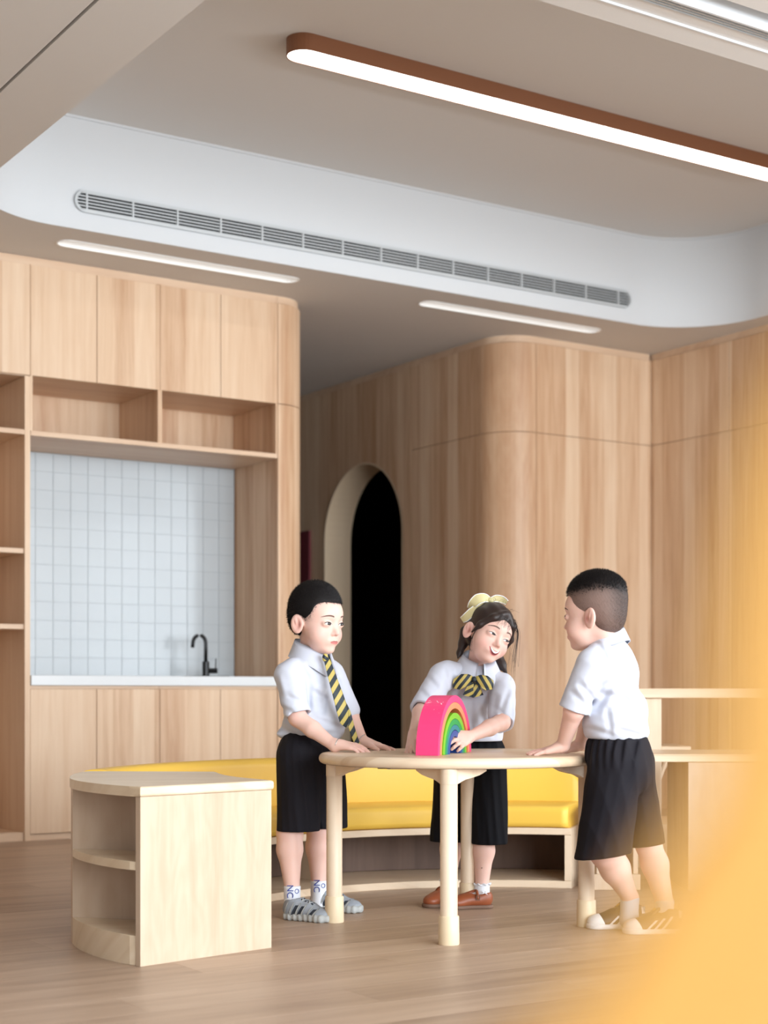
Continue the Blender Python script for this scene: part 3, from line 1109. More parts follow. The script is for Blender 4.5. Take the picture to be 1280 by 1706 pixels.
for s in (xl - 0.075, xl + 0.345):
    bm = bmesh.new()
    add_prism(bm, rrect(s - 0.3, s + 0.05 - 0.3, DN + 0.014 - 0.4, DN + 0.52 - 0.4, 0.02, 5), 0.10, 0.52, 0.02)
    obj('armrest', bm, M['yellow_near'], t)
for sx in (xl - 0.04, xl + 0.36):
    for sy in (DN + 0.05, DN + 0.47):
        bm = bmesh.new()
        add_lathe(bm, [(0.012, 0.0), (0.018, 0.0995)], sx - 0.3, sy - 0.4, 14)
        obj('leg', bm, M['pine_v'], t)

# ------------------------------------------------------------------ rainbow stacking toy
RN, RF = np.array((0.166, 4.85)), np.array((0.288, 5.19))
sp = (RF - RN) / np.linalg.norm(RF - RN)
axn = np.array((sp[1], -sp[0]))                  # front face looks this way
mid_ = (RN + RF) / 2
RBW = np.linalg.norm(RF - RN) / 2
RDEP = 0.072
RHT = 0.186
arches = [('pink', srgb(243, 62, 122), 1.0, 0.885, 0.0), ('orange', srgb(247, 140, 96), 0.88, 0.775, 0.004),
          ('lime green', srgb(122, 186, 34), 0.70, 0.60, 0.002), ('green', srgb(24, 150, 70), 0.595, 0.50, 0.0),
          ('teal', srgb(22, 120, 130), 0.495, 0.41, 0.003), ('blue', srgb(28, 66, 140), 0.40, 0.30, 0.006)]


def arch_mesh(ro, ri, ht, dep, n=36):
    bm = bmesh.new()
    ps = []
    for k in range(n + 1):
        a = math.pi * k / n
        ps.append((ro * math.cos(a), ht * (ro / RBW) * math.sin(a)))
    for k in range(n + 1):
        a = math.pi * (n - k) / n
        ps.append((ri * math.cos(a), ht * (ri / RBW) * math.sin(a)))
    A_ = [bm.verts.new((s, 0, z)) for s, z in ps]
    B_ = [bm.verts.new((s, dep, z)) for s, z in ps]
    m = len(ps)
    skin_loops(bm, A_, B_)
    for k in range(n):
        bm.faces.new((A_[k], A_[k + 1], A_[m - 2 - k], A_[m - 1 - k]))
        bm.faces.new((B_[k + 1], B_[k], B_[m - 1 - k], B_[m - 2 - k]))
    es = [e for e in bm.edges if len(e.link_faces) == 2 and e.calc_face_angle(0) > 1.2]
    bmesh.ops.bevel(bm, geom=es, offset=0.0018, segments=2, affect='EDGES')
    return bm


ang = math.atan2(sp[1], sp[0])
for nm, c, fo, fi, off in arches:
    bm = arch_mesh(RBW * fo, RBW * fi, RHT, RDEP)
    mt_ = plain('stain_' + nm.replace(' ', '_'), c, 0.45)
    if nm == 'pink':                      # worn spots where the paint has chipped
        nt = mt_.node_tree
        tc = nt.nodes.new('ShaderNodeTexCoord')
        sep = nt.nodes.new('ShaderNodeSeparateXYZ')
        nt.links.new(tc.outputs['Object'], sep.inputs[0])
        no = nt.nodes.new('ShaderNodeTexNoise')
        no.inputs['Scale'].default_value = 55
        no.inputs['Detail'].default_value = 5
        no.inputs['Distortion'].default_value = 1.5
        nt.links.new(tc.outputs['Object'], no.inputs['Vector'])
        hz = math_node(nt, 'LESS_THAN', math_node(nt, 'ABSOLUTE', math_node(nt, 'SUBTRACT', sep.outputs[2], 0.148)), 0.022)
        hx = math_node(nt, 'LESS_THAN', sep.outputs[0], -0.02)
        hy = math_node(nt, 'GREATER_THAN', sep.outputs[1], 0.012)
        g_ = math_node(nt, 'MULTIPLY', math_node(nt, 'MULTIPLY', hz, hx), math_node(nt, 'MULTIPLY', hy, math_node(nt, 'GREATER_THAN', no.outputs['Fac'], 0.655)))
        cr_ = ramp(nt, [(0.0, c), (1.0, srgb(238, 206, 214))])
        nt.links.new(g_, cr_.inputs['Fac'])
        nt.links.new(cr_.outputs['Color'], nt.nodes['Principled BSDF'].inputs['Base Color'])
    o = obj('rainbow_arch', bm, mt_, None, sm=False)
    pos = mid_ - axn * off * 0
    o.location = (pos[0], pos[1], TZ + 0.0006)
    o.rotation_euler = (0, 0, ang)
    tag(o, '%s wooden arch of the rainbow stacker on the table' % nm + {'pink': ', outermost and largest', 'blue': ', innermost'}.get(nm, ''), 'toy arch', 'nested rainbow arches')
bm = arch_mesh(0.045, 0.02, RHT * 0.9, 0.03)
o = obj('rainbow_arch', bm, plain('stain_purple', srgb(74, 34, 62), 0.5))
o.location = (0.122, 5.11, TZ + 0.0006)
o.rotation_euler = (0, 0, ang)
tag(o, 'small dark purple wooden arch under the girls right hand', 'toy arch', 'nested rainbow arches')
# ------------------------------------------------------------------ implicit-surface modelling for the children
def V3(*a):
    return np.array(a, float)


def unit(v):
    v = np.asarray(v, float)
    return v / np.linalg.norm(v)


def frame(fwd, up=(0, 0, 1), roll=0.0):
    """rows: forward, left, up"""
    f = unit(fwd)
    l = unit(np.cross(up, f))
    u = np.cross(f, l)
    if roll:
        c, s = math.cos(roll), math.sin(roll)
        l, u = c * l + s * u, -s * l + c * u
    return np.array([f, l, u])


class Prim:
    def __init__(self, fn, lo, hi):
        self.fn, self.lo, self.hi = fn, np.asarray(lo, float), np.asarray(hi, float)


def cap(a, b, ra, rb=None):
    a, b = np.asarray(a, float), np.asarray(b, float)
    rb = ra if rb is None else rb
    ab = b - a
    L2 = max(float(ab @ ab), 1e-12)

    def fn(x, y, z):
        t = np.clip(((x - a[0]) * ab[0] + (y - a[1]) * ab[1] + (z - a[2]) * ab[2]) / L2, 0, 1)
        return np.sqrt((x - a[0] - t * ab[0]) ** 2 + (y - a[1] - t * ab[1]) ** 2 + (z - a[2] - t * ab[2]) ** 2) - (ra + (rb - ra) * t)
    m = max(ra, rb)
    return Prim(fn, np.minimum(a, b) - m, np.maximum(a, b) + m)


def capcut(a, b, ra, rb, n, p):
    """capsule with a flat end"""
    c = cap(a, b, ra, rb)
    h = half(n, p)
    return Prim(lambda x, y, z: np.maximum(c.fn(x, y, z), h.fn(x, y, z)), c.lo, c.hi)


def ell(c, r, R=None):
    c = np.asarray(c, float)
    r = np.asarray(r, float)
    R = np.eye(3) if R is None else R

    def fn(x, y, z):
        dx, dy, dz = x - c[0], y - c[1], z - c[2]
        q = [(R[i, 0] * dx + R[i, 1] * dy + R[i, 2] * dz) for i in range(3)]
        k0 = np.sqrt((q[0] / r[0]) ** 2 + (q[1] / r[1]) ** 2 + (q[2] / r[2]) ** 2)
        k1 = np.sqrt((q[0] / r[0] ** 2) ** 2 + (q[1] / r[1] ** 2) ** 2 + (q[2] / r[2] ** 2) ** 2) + 1e-9
        return k0 * (k0 - 1) / k1
    m = float(r.max())
    return Prim(fn, c - m, c + m)


def rbox(c, h, rad, R=None):
    c = np.asarray(c, float)
    h = np.asarray(h, float)
    R = np.eye(3) if R is None else R

    def fn(x, y, z):
        dx, dy, dz = x - c[0], y - c[1], z - c[2]
        q = [np.abs(R[i, 0] * dx + R[i, 1] * dy + R[i, 2] * dz) - (h[i] - rad) for i in range(3)]
        o = np.sqrt(np.maximum(q[0], 0) ** 2 + np.maximum(q[1], 0) ** 2 + np.maximum(q[2], 0) ** 2)
        return o + np.minimum(np.maximum(np.maximum(q[0], q[1]), q[2]), 0) - rad
    m = float(np.linalg.norm(h))
    return Prim(fn, c - m, c + m)


def half(n, p):
    """negative on the side the normal points away from"""
    n = unit(n)
    p = np.asarray(p, float)

    def fn(x, y, z):
        return (x - p[0]) * n[0] + (y - p[1]) * n[1] + (z - p[2]) * n[2]
    return Prim(fn, [-9] * 3, [9] * 3)


def smin(a, b, k):
    if k <= 0:
        return np.minimum(a, b)
    h = np.maximum(k - np.abs(a - b), 0) / k
    return np.minimum(a, b) - h * h * k * 0.25


def smax(a, b, k):
    return -smin(-a, -b, k)


def evaluate(ops, P):
    """field at points P (n, 3)"""
    x, y, z = P[:, 0], P[:, 1], P[:, 2]
    F = np.full(len(P), 1.0)
    for mode, pr, k in ops:
        if mode == 'd':
            F = F + pr(x, y, z)
            continue
        d = pr.fn(x, y, z)
        F = smin(F, d, k) if mode == 'u' else smax(F, -d, k) if mode == 's' else smax(F, d, k)
    return F


def field(ops, xs, ys, zs):
    F = np.full((len(xs), len(ys), len(zs)), 1.0, np.float32)
    X, Y, Z = xs[:, None, None].astype(np.float32), ys[None, :, None].astype(np.float32), zs[None, None, :].astype(np.float32)
    for mode, pr, k in ops:
        if mode == 'd':
            F += pr(X, Y, Z).astype(np.float32)
            continue
        pad = k + 0.012
        i0, i1 = np.searchsorted(xs, pr.lo[0] - pad), np.searchsorted(xs, pr.hi[0] + pad)
        j0, j1 = np.searchsorted(ys, pr.lo[1] - pad), np.searchsorted(ys, pr.hi[1] + pad)
        k0, k1 = np.searchsorted(zs, pr.lo[2] - pad), np.searchsorted(zs, pr.hi[2] + pad)
        if i0 >= i1 or j0 >= j1 or k0 >= k1:
            continue
        sl = (slice(i0, i1), slice(j0, j1), slice(k0, k1))
        d = pr.fn(X[i0:i1], Y[:, j0:j1], Z[:, :, k0:k1]).astype(np.float32)
        f = F[sl]
        F[sl] = smin(f, d, k) if mode == 'u' else smax(f, -d, k) if mode == 's' else smax(f, d, k)
        if mode == 'i':                       # outside the shape's box everything is cut away
            keep = np.zeros(F.shape, bool)
            keep[sl] = True
            F[~keep] = np.maximum(F[~keep], 0.01)
    return F


def surface_net(F, xs, ys, zs):
    ins = F < 0
    nx, ny, nz = F.shape
    c = ins[:-1, :-1, :-1].astype(np.int8)
    tot = np.zeros((nx - 1, ny - 1, nz - 1), np.int8)
    for a in (0, 1):
        for b in (0, 1):
            for d in (0, 1):
                tot += ins[a:nx - 1 + a, b:ny - 1 + b, d:nz - 1 + d]
    act = (tot > 0) & (tot < 8)
    I, J, K = np.nonzero(act)
    idx = np.full(act.shape, -1, np.int32)
    idx[I, J, K] = np.arange(len(I))
    val = {}
    for a in (0, 1):
        for b in (0, 1):
            for d in (0, 1):
                val[a, b, d] = F[I + a, J + b, K + d]
    acc = np.zeros((len(I), 3))
    cnt = np.zeros(len(I))
    cor = [(a, b, d) for a in (0, 1) for b in (0, 1) for d in (0, 1)]
    for p in cor:
        for ax in range(3):
            if p[ax] == 0:
                q = list(p)
                q[ax] = 1
                q = tuple(q)
                v0, v1 = val[p], val[q]
                m = (v0 < 0) != (v1 < 0)
                t = np.where(m, v0 / np.where(m, v0 - v1, 1), 0)
                pos = np.array(p, float)[None, :].repeat(len(I), 0)
                pos[:, ax] = t
                acc += pos * m[:, None]
                cnt += m
    acc /= np.maximum(cnt, 1)[:, None]
    gx = xs[I] + acc[:, 0] * (xs[I + 1] - xs[I])
    gy = ys[J] + acc[:, 1] * (ys[J + 1] - ys[J])
    gz = zs[K] + acc[:, 2] * (zs[K + 1] - zs[K])
    Vt = np.stack([gx, gy, gz], 1)
    quads = []
    for ax in range(3):
        sl0 = [slice(None)] * 3
        sl1 = [slice(None)] * 3
        sl0[ax] = slice(0, -1)
        sl1[ax] = slice(1, None)
        A, B = ins[tuple(sl0)], ins[tuple(sl1)]
        ch = A != B
        o1, o2 = [(1, 2), (2, 0), (0, 1)][ax]
        g = np.stack(np.nonzero(ch), 1)
        ok = (g[:, o1] > 0) & (g[:, o2] > 0) & (g[:, o1] < F.shape[o1] - 1) & (g[:, o2] < F.shape[o2] - 1)
        g = g[ok]
        if not len(g):
            continue
        fl = A[g[:, 0], g[:, 1], g[:, 2]]

        def cell(d1, d2):
            h = g.copy()
            h[:, o1] += d1
            h[:, o2] += d2
            return idx[h[:, 0], h[:, 1], h[:, 2]]
        q = np.stack([cell(-1, -1), cell(0, -1), cell(0, 0), cell(-1, 0)], 1)
        q[~fl] = q[~fl][:, ::-1]
        quads.append(q)
    Q = np.concatenate(quads)
    Q = Q[(Q >= 0).all(1)]
    return Vt, Q


def mesh_from(name, Vt, Q, mat, parent, tint=None, sm=True):
    me = bpy.data.meshes.new(name)
    me.vertices.add(len(Vt))
    me.vertices.foreach_set('co', np.asarray(Vt, np.float32).ravel())
    n = Q.shape[1]
    me.loops.add(len(Q) * n)
    me.loops.foreach_set('vertex_index', Q.astype(np.int32).ravel())
    me.polygons.add(len(Q))
    me.polygons.foreach_set('loop_start', np.arange(0, len(Q) * n, n, dtype=np.int32))
    me.polygons.foreach_set('loop_total', np.full(len(Q), n, np.int32))
    me.polygons.foreach_set('use_smooth', np.full(len(Q), sm))
    me.update(calc_edges=True)
    if tint is not None:
        at = me.attributes.new('tint', 'FLOAT_COLOR', 'POINT')
        c = np.ones((len(Vt), 4), np.float32)
        c[:, :3] = tint
        at.data.foreach_set('color', c.ravel())
    return link(name, me, mat, parent)


def axis(lo, hi, step, fine=()):
    """grid line positions, with finer ranges [(a, b, step)]"""
    out = [lo]
    while out[-1] < hi:
        p = out[-1]
        s = step
        for a, b, fs in fine:
            if a <= p < b:
                s = min(s, fs)
        out.append(p + s)
    return np.array(out)


def relax(Vt, Q, it=1, lam=0.5):
    """Laplacian smoothing"""
    for _ in range(it):
        acc = np.zeros_like(Vt)
        cnt = np.zeros(len(Vt))
        for a, b in ((0, 1), (1, 2), (2, 3), (3, 0)):
            np.add.at(acc, Q[:, a], Vt[Q[:, b]])
            np.add.at(acc, Q[:, b], Vt[Q[:, a]])
            np.add.at(cnt, Q[:, a], 1)
            np.add.at(cnt, Q[:, b], 1)
        Vt = Vt + lam * (acc / cnt[:, None] - Vt)
    return Vt


def solid(name, ops, step, mat, parent, tintf=None, fine=((), (), ()), it=1, origin=None, pad=0.01):
    lo = np.min([p.lo for m, p, k in ops if m == 'u'], 0) - pad
    hi = np.max([p.hi for m, p, k in ops if m == 'u'], 0) + pad
    xs, ys, zs = (axis(lo[i], hi[i], step, fine[i]) for i in range(3))
    F = field(ops, xs, ys, zs)
    Vt, Q = surface_net(F, xs, ys, zs)
    Vt = relax(Vt, Q, it)
    tint = tintf(Vt) if tintf else None
    o = np.zeros(3) if origin is None else np.asarray(origin)
    return mesh_from(name, Vt - o, Q, mat, parent, tint)


def lin(r, g, b):
    return np.array(srgb(r, g, b)[:3])


def gauss(P, c, s):
    return np.exp(-(((P - np.asarray(c)) / np.asarray(s)) ** 2).sum(1))


# ------------------------------------------------------------------ heads
class Head:
    """centre C (between the ears at eye height), axes forward/left/up"""

    def __init__(self, C, fwd, roll=0.0, s=1.0, smile=0.0):
        self.C, self.R, self.s = np.asarray(C, float), frame(fwd, roll=roll), s
        self.smile = smile
        self.ops = self.face_ops()

    def w(self, f, l, u):
        return self.C + self.s * (self.R[0] * f + self.R[1] * l + self.R[2] * u)

    def loc(self, P):
        return (P - self.C) @ self.R.T / self.s

    def rot(self, ay=0.0, az=0.0):
        """axes turned in the head frame (about left by ay, about up by az)"""
        f, l, u = self.R
        if az:
            c, s_ = math.cos(az), math.sin(az)
            f, l = c * f + s_ * l, -s_ * f + c * l
        if ay:
            c, s_ = math.cos(ay), math.sin(ay)
            f, u = c * f + s_ * u, -s_ * f + c * u
        return np.array([f, l, u])

    def e(self, f, l, u, rf, rl, ru, ay=0.0, az=0.0):
        return ell(self.w(f, l, u), np.array((rf, rl, ru)) * self.s, self.rot(ay, az) if (ay or az) else self.R)

    def c(self, p, q, ra, rb=None):
        return cap(self.w(*p), self.w(*q), ra * self.s, (rb if rb is not None else ra) * self.s)

    def face_ops(self):
        o = []
        s = self.s
        sm = self.smile
        o.append(('u', self.e(-0.004, 0, 0.032, 0.085, 0.071, 0.079), 0))          # cranium
        o.append(('u', self.e(0.030, 0, -0.022, 0.054, 0.060, 0.066), 0.030 * s))   # face mass
        o.append(('u', self.e(0.046, 0, 0.026, 0.040, 0.052, 0.034), 0.025 * s))    # forehead
        o.append(('u', self.e(0.038, 0, -0.074, 0.036, 0.036, 0.026), 0.030 * s))   # jaw
        o.append(('u', self.e(0.066, 0, -0.088, 0.014, 0.017, 0.011), 0.020 * s))   # chin
        for q in (-1, 1):
            o.append(('u', self.e(0.048, q * 0.036, -0.044 + 0.006 * sm, 0.028, 0.026, 0.026), 0.022 * s))   # cheeks
            o.append(('s', self.e(0.094, q * 0.032, -0.004, 0.013, 0.020, 0.010), 0.014 * s))   # eye sockets
            o.append(('u', self.e(0.073, q * 0.031, -0.006, 0.012, 0.018, 0.0115), 0.006 * s))   # lids over the eyeball
            # ears
            o.append(('u', self.e(-0.010, q * 0.0760, -0.016, 0.021, 0.0080, 0.031, 0.12, -q * 0.38), 0.006 * s))
            o.append(('s', self.e(-0.006, q * 0.0845, -0.013, 0.0130, 0.0060, 0.0215, 0.12, -q * 0.38), 0.004 * s))
            o.append(('u', self.e(-0.012, q * 0.0800, -0.008, 0.0045, 0.0040, 0.015, 0.3, -q * 0.38), 0.003 * s))
            o.append(('s', self.e(0.000, q * 0.0830, -0.019, 0.0055, 0.0060, 0.009, 0.0, -q * 0.38), 0.006 * s))
        o.append(('u', self.c((0.078, 0, 0.000), (0.0925, 0, -0.030), 0.006, 0.0085), 0.012 * s))   # nose
        o.append(('u', self.e(0.092, 0, -0.033, 0.0085, 0.0088, 0.0072), 0.006 * s))
        for q in (-1, 1):
            o.append(('u', self.e(0.083, q * 0.0095, -0.036, 0.0078, 0.0062, 0.0058), 0.005 * s))
            o.append(('s', self.e(0.0905, q * 0.0052, -0.0415, 0.004, 0.0028, 0.0028), 0.002 * s))
        o.append(('u', self.e(0.074, 0, -0.061, 0.014, 0.022 + 0.004 * sm, 0.012), 0.014 * s))      # mouth mound
        if not sm:
            o.append(('u', self.e(0.0855, 0, -0.0575, 0.0048, 0.016, 0.0036), 0.004 * s))
            o.append(('u', self.e(0.0845, 0, -0.0648, 0.0052, 0.014, 0.0042), 0.004 * s))
        return o

    # patch lying on the face; fn(s, t) -> (l, u)
    def patch(self, name, fn, ns, nt_, off, mat, parent, bulge=None, extra=None):
        S, T = np.meshgrid(np.linspace(-1, 1, ns), np.linspace(0, 1, nt_), indexing='ij')
        l, u = fn(S, T)
        f = np.linspace(0.125, 0.03, 80)
        P = np.stack([np.broadcast_to(f[None, :], (l.size, 80)), np.broadcast_to(l.ravel()[:, None], (l.size, 80)), np.broadcast_to(u.ravel()[:, None], (l.size, 80))], -1)
        W = self.C + self.s * (P @ self.R)
        F = evaluate(self.ops, W.reshape(-1, 3)).reshape(l.size, 80)
        i = np.argmax(F < 0, 1)
        i = np.maximum(i, 1)
        r = np.arange(l.size)
        a, b = F[r, i - 1], F[r, i]
        t = a / np.where(np.abs(a - b) < 1e-9, 1, a - b)
        ff = f[i - 1] + (f[i] - f[i - 1]) * t + off
        if bulge is not None:
            ff = ff + bulge(S, T).ravel()
        loc = np.stack([ff, l.ravel(), u.ravel()], 1)
        Wv = self.C + self.s * (loc @ self.R)
        ids = np.arange(l.size).reshape(ns, nt_)
        Q = np.stack([ids[:-1, :-1], ids[1:, :-1], ids[1:, 1:], ids[:-1, 1:]], -1).reshape(-1, 4)
        # thin body behind the patch so that it is a solid
        back = Wv - self.R[0] * 0.0016 * self.s
        n = len(Wv)
        bd = np.concatenate([ids[:, 0], ids[-1, 1:], ids[-2::-1, -1], ids[0, -2:0:-1]])
        ring = np.stack([bd, np.roll(bd, -1), np.roll(bd, -1) + n, bd + n], 1)
        return mesh_from(name, np.concatenate([Wv, back]), np.concatenate([Q, ring]), mat, parent)


M['skin'] = attr_color('skin', 0.48, 0.35, sss=0.12)
M['eye_white'] = plain('eye_white', srgb(236, 232, 230), 0.2)
M['iris'] = plain('dark_iris', srgb(30, 18, 15), 0.35, spec=0.3)
M['lash'] = plain('lash', srgb(36, 24, 22), 0.6)
M['brow'] = plain('eyebrow', srgb(112, 88, 78), 0.8)
M['lip'] = plain('lip', srgb(206, 122, 116), 0.4)
M['lip_line'] = plain('mouth_line', srgb(120, 52, 50), 0.6)
M['mouth'] = plain('open_mouth', srgb(120, 44, 46), 0.5)
M['teeth'] = plain('teeth', srgb(246, 244, 240), 0.25)
M['hair'] = plain('black_hair', srgb(24, 19, 19), 0.55, spec=0.3)
M['hair_tint'] = attr_color('hair_tint', 0.6, 0.25)
M['hair_brown'] = plain('dark_brown_hair', srgb(46, 33, 29), 0.45, spec=0.4)
M['shirt'] = plain('white_shirt_cotton', srgb(203, 206, 218), 0.75, spec=0.2, bump=0.05, bscale=500)
M['shorts'] = plain('black_cotton', srgb(26, 24, 30), 0.8, spec=0.2)
M['skirt'] = plain('black_wool', srgb(20, 20, 24), 0.85, spec=0.15)
M['tie'] = striped('navy_yellow_stripe', srgb(22, 36, 44), srgb(190, 170, 88), 1.0)
M['silver'] = plain('silver', srgb(190, 188, 184), 0.25, 1.0)
M['sock'] = plain('white_sock', srgb(232, 234, 240), 0.85)
M['sock_grey'] = plain('grey_sock', srgb(190, 196, 204), 0.85)
M['blue_print'] = plain('blue_print', srgb(52, 72, 150), 0.7)
M['knit'] = plain('grey_knit', srgb(150, 156, 164), 0.8, bump=0.5, bscale=500)
M['foam'] = plain('grey_foam', srgb(172, 174, 172), 0.6)
M['knit_dark'] = plain('dark_mesh', srgb(44, 50, 60), 0.8)
M['white_rubber'] = plain('white_rubber', srgb(236, 236, 236), 0.45)
M['black_leather'] = plain('black_leather', srgb(30, 25, 24), 0.5)
M['gold'] = plain('gold_print', srgb(190, 150, 60), 0.4, 0.5)
M['tan_leather'] = plain('tan_leather', srgb(150, 80, 48), 0.4, bump=0.1, bscale=200)
M['brown_sole'] = plain('brown_sole', srgb(120, 92, 76), 0.7)
m_, nt_, b_ = new_mat('organza')
b_.inputs['Base Color'].default_value = srgb(228, 216, 164)
b_.inputs['Roughness'].default_value = 0.6
b_.inputs['Transmission Weight'].default_value = 0.25
b_.inputs['Alpha'].default_value = 0.8
M['organza'] = m_

SKIN = lin(232, 192, 177)
BLUSH = lin(232, 160, 150)


def face_parts(H, root, gaze=(0.0, 0.0), open_=1.0, brow_u=0.0195, tilt=0.0):
    """eyes, brows as thin bodies on the face"""
    a, hu, hd = 0.0145, 0.0052 * open_, 0.0042 * open_
    for q in (-1, 1):
        cl, cu = q * 0.0315, -0.005

        def up(S):
            return cu + hu * (1 - np.abs(S) ** 2.2) + q * S * 0.0012

        def dn(S):
            return cu - hd * (1 - np.abs(S) ** 2.0) + q * S * 0.0012
        eye = H.patch('eye', lambda S, T: (cl + a * S, dn(S) + (up(S) - dn(S)) * T), 25, 9, 0.0004, M['eye_white'], root)
        gl, gu = gaze
        ri = 0.0084

        def irisf(S, T):
            x = gl + ri * S
            sx = x / a
            top = np.minimum(up(sx), cu + gu + ri * np.sqrt(np.maximum(0, 1 - S * S)))
            bot = np.maximum(dn(sx), cu + gu - ri * np.sqrt(np.maximum(0, 1 - S * S)))
            top = np.maximum(top, bot + 1e-5)
            return cl + x, bot + (top - bot) * T
        ir = H.patch('iris', irisf, 17, 9, 0.0009, M['iris'], eye)
        if open_ > 0.8:
            H.patch('glint', lambda S, T: (cl + gl - 0.0022 + 0.0008 * S, cu + gu + 0.0012 + 0.0014 * T), 4, 4, 0.0014, M['teeth'], eye)
        H.patch('upper_lashes', lambda S, T: (cl + a * 1.06 * S, up(S) - 0.0004 + (0.0024 - 0.0010 * S * S) * T), 25, 4, 0.0011, M['lash'], eye)
        H.patch('eyebrow', lambda S, T: (cl + q * 0.003 + 0.0185 * S, brow_u - 0.0040 * (S * q + 0.15) ** 2 + (0.0046 - 0.0016 * q * S - 0.0016 * S * S) * T), 21, 4, 0.0004, M['brow'], root)


def lips_closed(H, root):
    H.patch('lips', lambda S, T: (0.0165 * S, -0.0668 * 1 + 0.0025 * S * S - 0.0012 + (0.0108 - 0.0042 * S * S - 0.0035 * S * S * S * S - 0.0012 * np.exp(-(S * 6) ** 2)) * T),
            25, 8, 0.0004, M['lip'], root)
    H.patch('mouth_line', lambda S, T: (0.0175 * S, -0.0612 + 0.0004 * S * S + (0.0012 - 0.0007 * S * S) * T), 25, 3, 0.0012, M['lip_line'], root)


def lips_smile(H, root):
    w = 0.0212

    def top(S):
        return -0.0575 + 0.0085 * S * S

    def bot(S):
        return -0.0715 + 0.0225 * S * S * (0.75 + 0.25 * S * S)
    lo = H.patch('lips', lambda S, T: (w * 1.10 * S, bot(S) - 0.0032 + (top(S) + 0.0022 - bot(S) + 0.0032) * T), 31, 10, 0.0005, M['lip'], root)
    H.patch('open_mouth', lambda S, T: (w * S, bot(S) + (top(S) - bot(S)) * T), 31, 8, 0.0012, M['mouth'], lo)
    H.patch('teeth', lambda S, T: (w * 0.86 * S, top(S) - 0.0004 - (0.0066 * (1 - 0.55 * S * S)) * (1 - T)), 25, 5, 0.0019, M['teeth'], lo)


def body_tint(H, spots=()):
    def f(P):
        c = np.tile(SKIN, (len(P), 1))
        L = H.loc(P)
        w = np.zeros(len(P))
        for q in (-1, 1):
            w += 0.55 * gauss(L, (0.06, q * 0.038, -0.04), (0.03, 0.02, 0.02))
            w += 0.45 * gauss(L, (-0.006, q * 0.08, -0.016), (0.02, 0.01, 0.025))
        dk = np.zeros(len(P))
        for q in (-1, 1):
            dk += gauss(L, (0.001, q * 0.078, -0.018), (0.007, 0.008, 0.012))  # dark red tinted into the ear hollow as its shade
        w += 0.25 * gauss(L, (0.1, 0, -0.034), (0.012, 0.012, 0.01))
        for c0, s0, a0 in spots:
            w += a0 * gauss(P, c0, (s0, s0, s0))
        w = np.clip(w, 0, 1)[:, None]
        c = c * (1 - w) + BLUSH * w
        dk = np.clip(dk, 0, 1)[:, None] * 0.75
        return c * (1 - dk) + lin(150, 70, 60) * dk
    return f


# ------------------------------------------------------------------ hands
def hand_ops(ops, W, d, n, side, s=1.0, curl=(0.25, 0.2, 0.15), spread=0.12, thumb=(0.9, 0.45), thumb_drop=0.0, splay=None):
    """W wrist, d finger direction, n back-of-hand normal, side +1 right hand / -1 left hand"""
    d = unit(d)
    n = unit(np.asarray(n, float) - d * float(np.dot(n, d)))
    t = np.cross(n, d) * side                     # towards the thumb
    offs = (0.0205, 0.0068, -0.0068, -0.0195)
    klen = (0.060, 0.063, 0.059, 0.053)
    flen = (0.046, 0.052, 0.048, 0.038)
    ops.append(('u', cap(W, W + d * 0.02 * s, 0.0175 * s, 0.0165 * s), 0.012))
    for i in range(4):
        K = W + d * klen[i] * s + t * offs[i] * s
        ops.append(('u', cap(W + d * 0.012 * s + t * offs[i] * 0.55 * s, K, 0.0122 * s, 0.0090 * s), 0.010))
        a = spread * (1.5 - i) if splay is None else splay[i]
        dd = unit(d * math.cos(a) + t * math.sin(a))
        nn = n
        p = K.copy()
        r0 = (0.0077, 0.0079, 0.0076, 0.0068)[i] * s
        cu = curl[i] if isinstance(curl[0], (tuple, list)) else curl
        for j, fr in enumerate((0.44, 0.31, 0.25)):
            c, sn = math.cos(cu[j]), math.sin(cu[j])
            dd, nn = unit(dd * c - nn * sn), unit(nn * c + dd * sn)
            q = p + dd * flen[i] * fr * s
            ops.append(('u', cap(p, q, r0 * (1 - 0.09 * j), r0 * (0.92 - 0.09 * j)), 0.0022))
            p = q
    # thumb from the side of the palm
    b0 = W + d * 0.016 * s + t * 0.014 * s - n * 0.003 * s
    b1 = b0 + (d * 0.022 + t * 0.017 - n * thumb_drop) * s
    ops.append(('u', cap(b0, b1, 0.0125 * s, 0.0095 * s), 0.009))
    d1 = unit(d * math.cos(thumb[0] * 0.6) + t * math.sin(thumb[0] * 0.6) - n * 0.1)
    b2 = b1 + d1 * 0.021 * s
    ops.append(('u', cap(b1, b2, 0.0090 * s, 0.0080 * s), 0.003))
    d2 = unit(d * math.cos(thumb[1] * 0.6) + t * math.sin(thumb[1] * 0.6) - n * 0.15)
    ops.append(('u', cap(b2, b2 + d2 * 0.016 * s, 0.0080 * s, 0.0066 * s), 0.003))


def limb(ops, pts, rads, k=0.02):
    for (a, b), (ra, rb) in zip(zip(pts, pts[1:]), zip(rads, rads[1:])):
        ops.append(('u', cap(a, b, ra, rb), k))


def folds(seed, amp, dirs):
    """shallow cloth creases: sum of warped waves"""
    r = np.random.default_rng(seed)
    prm = [(unit(d), f * 2.1, r.uniform(0, 6.28), a, unit(r.normal(size=3)), r.uniform(8, 16), r.uniform(0.6, 1.4)) for d, f, a in dirs]

    def fn(x, y, z):
        s = 0
        for d, f, ph, a, w, wf, wa in prm:
            s = s + a * (1.3 * np.abs(np.sin(0.5 * (f * (d[0] * x + d[1] * y + d[2] * z) + ph + wa * np.sin(wf * (w[0] * x + w[1] * y + w[2] * z))))) - 0.8)
        return amp * s
    return fn


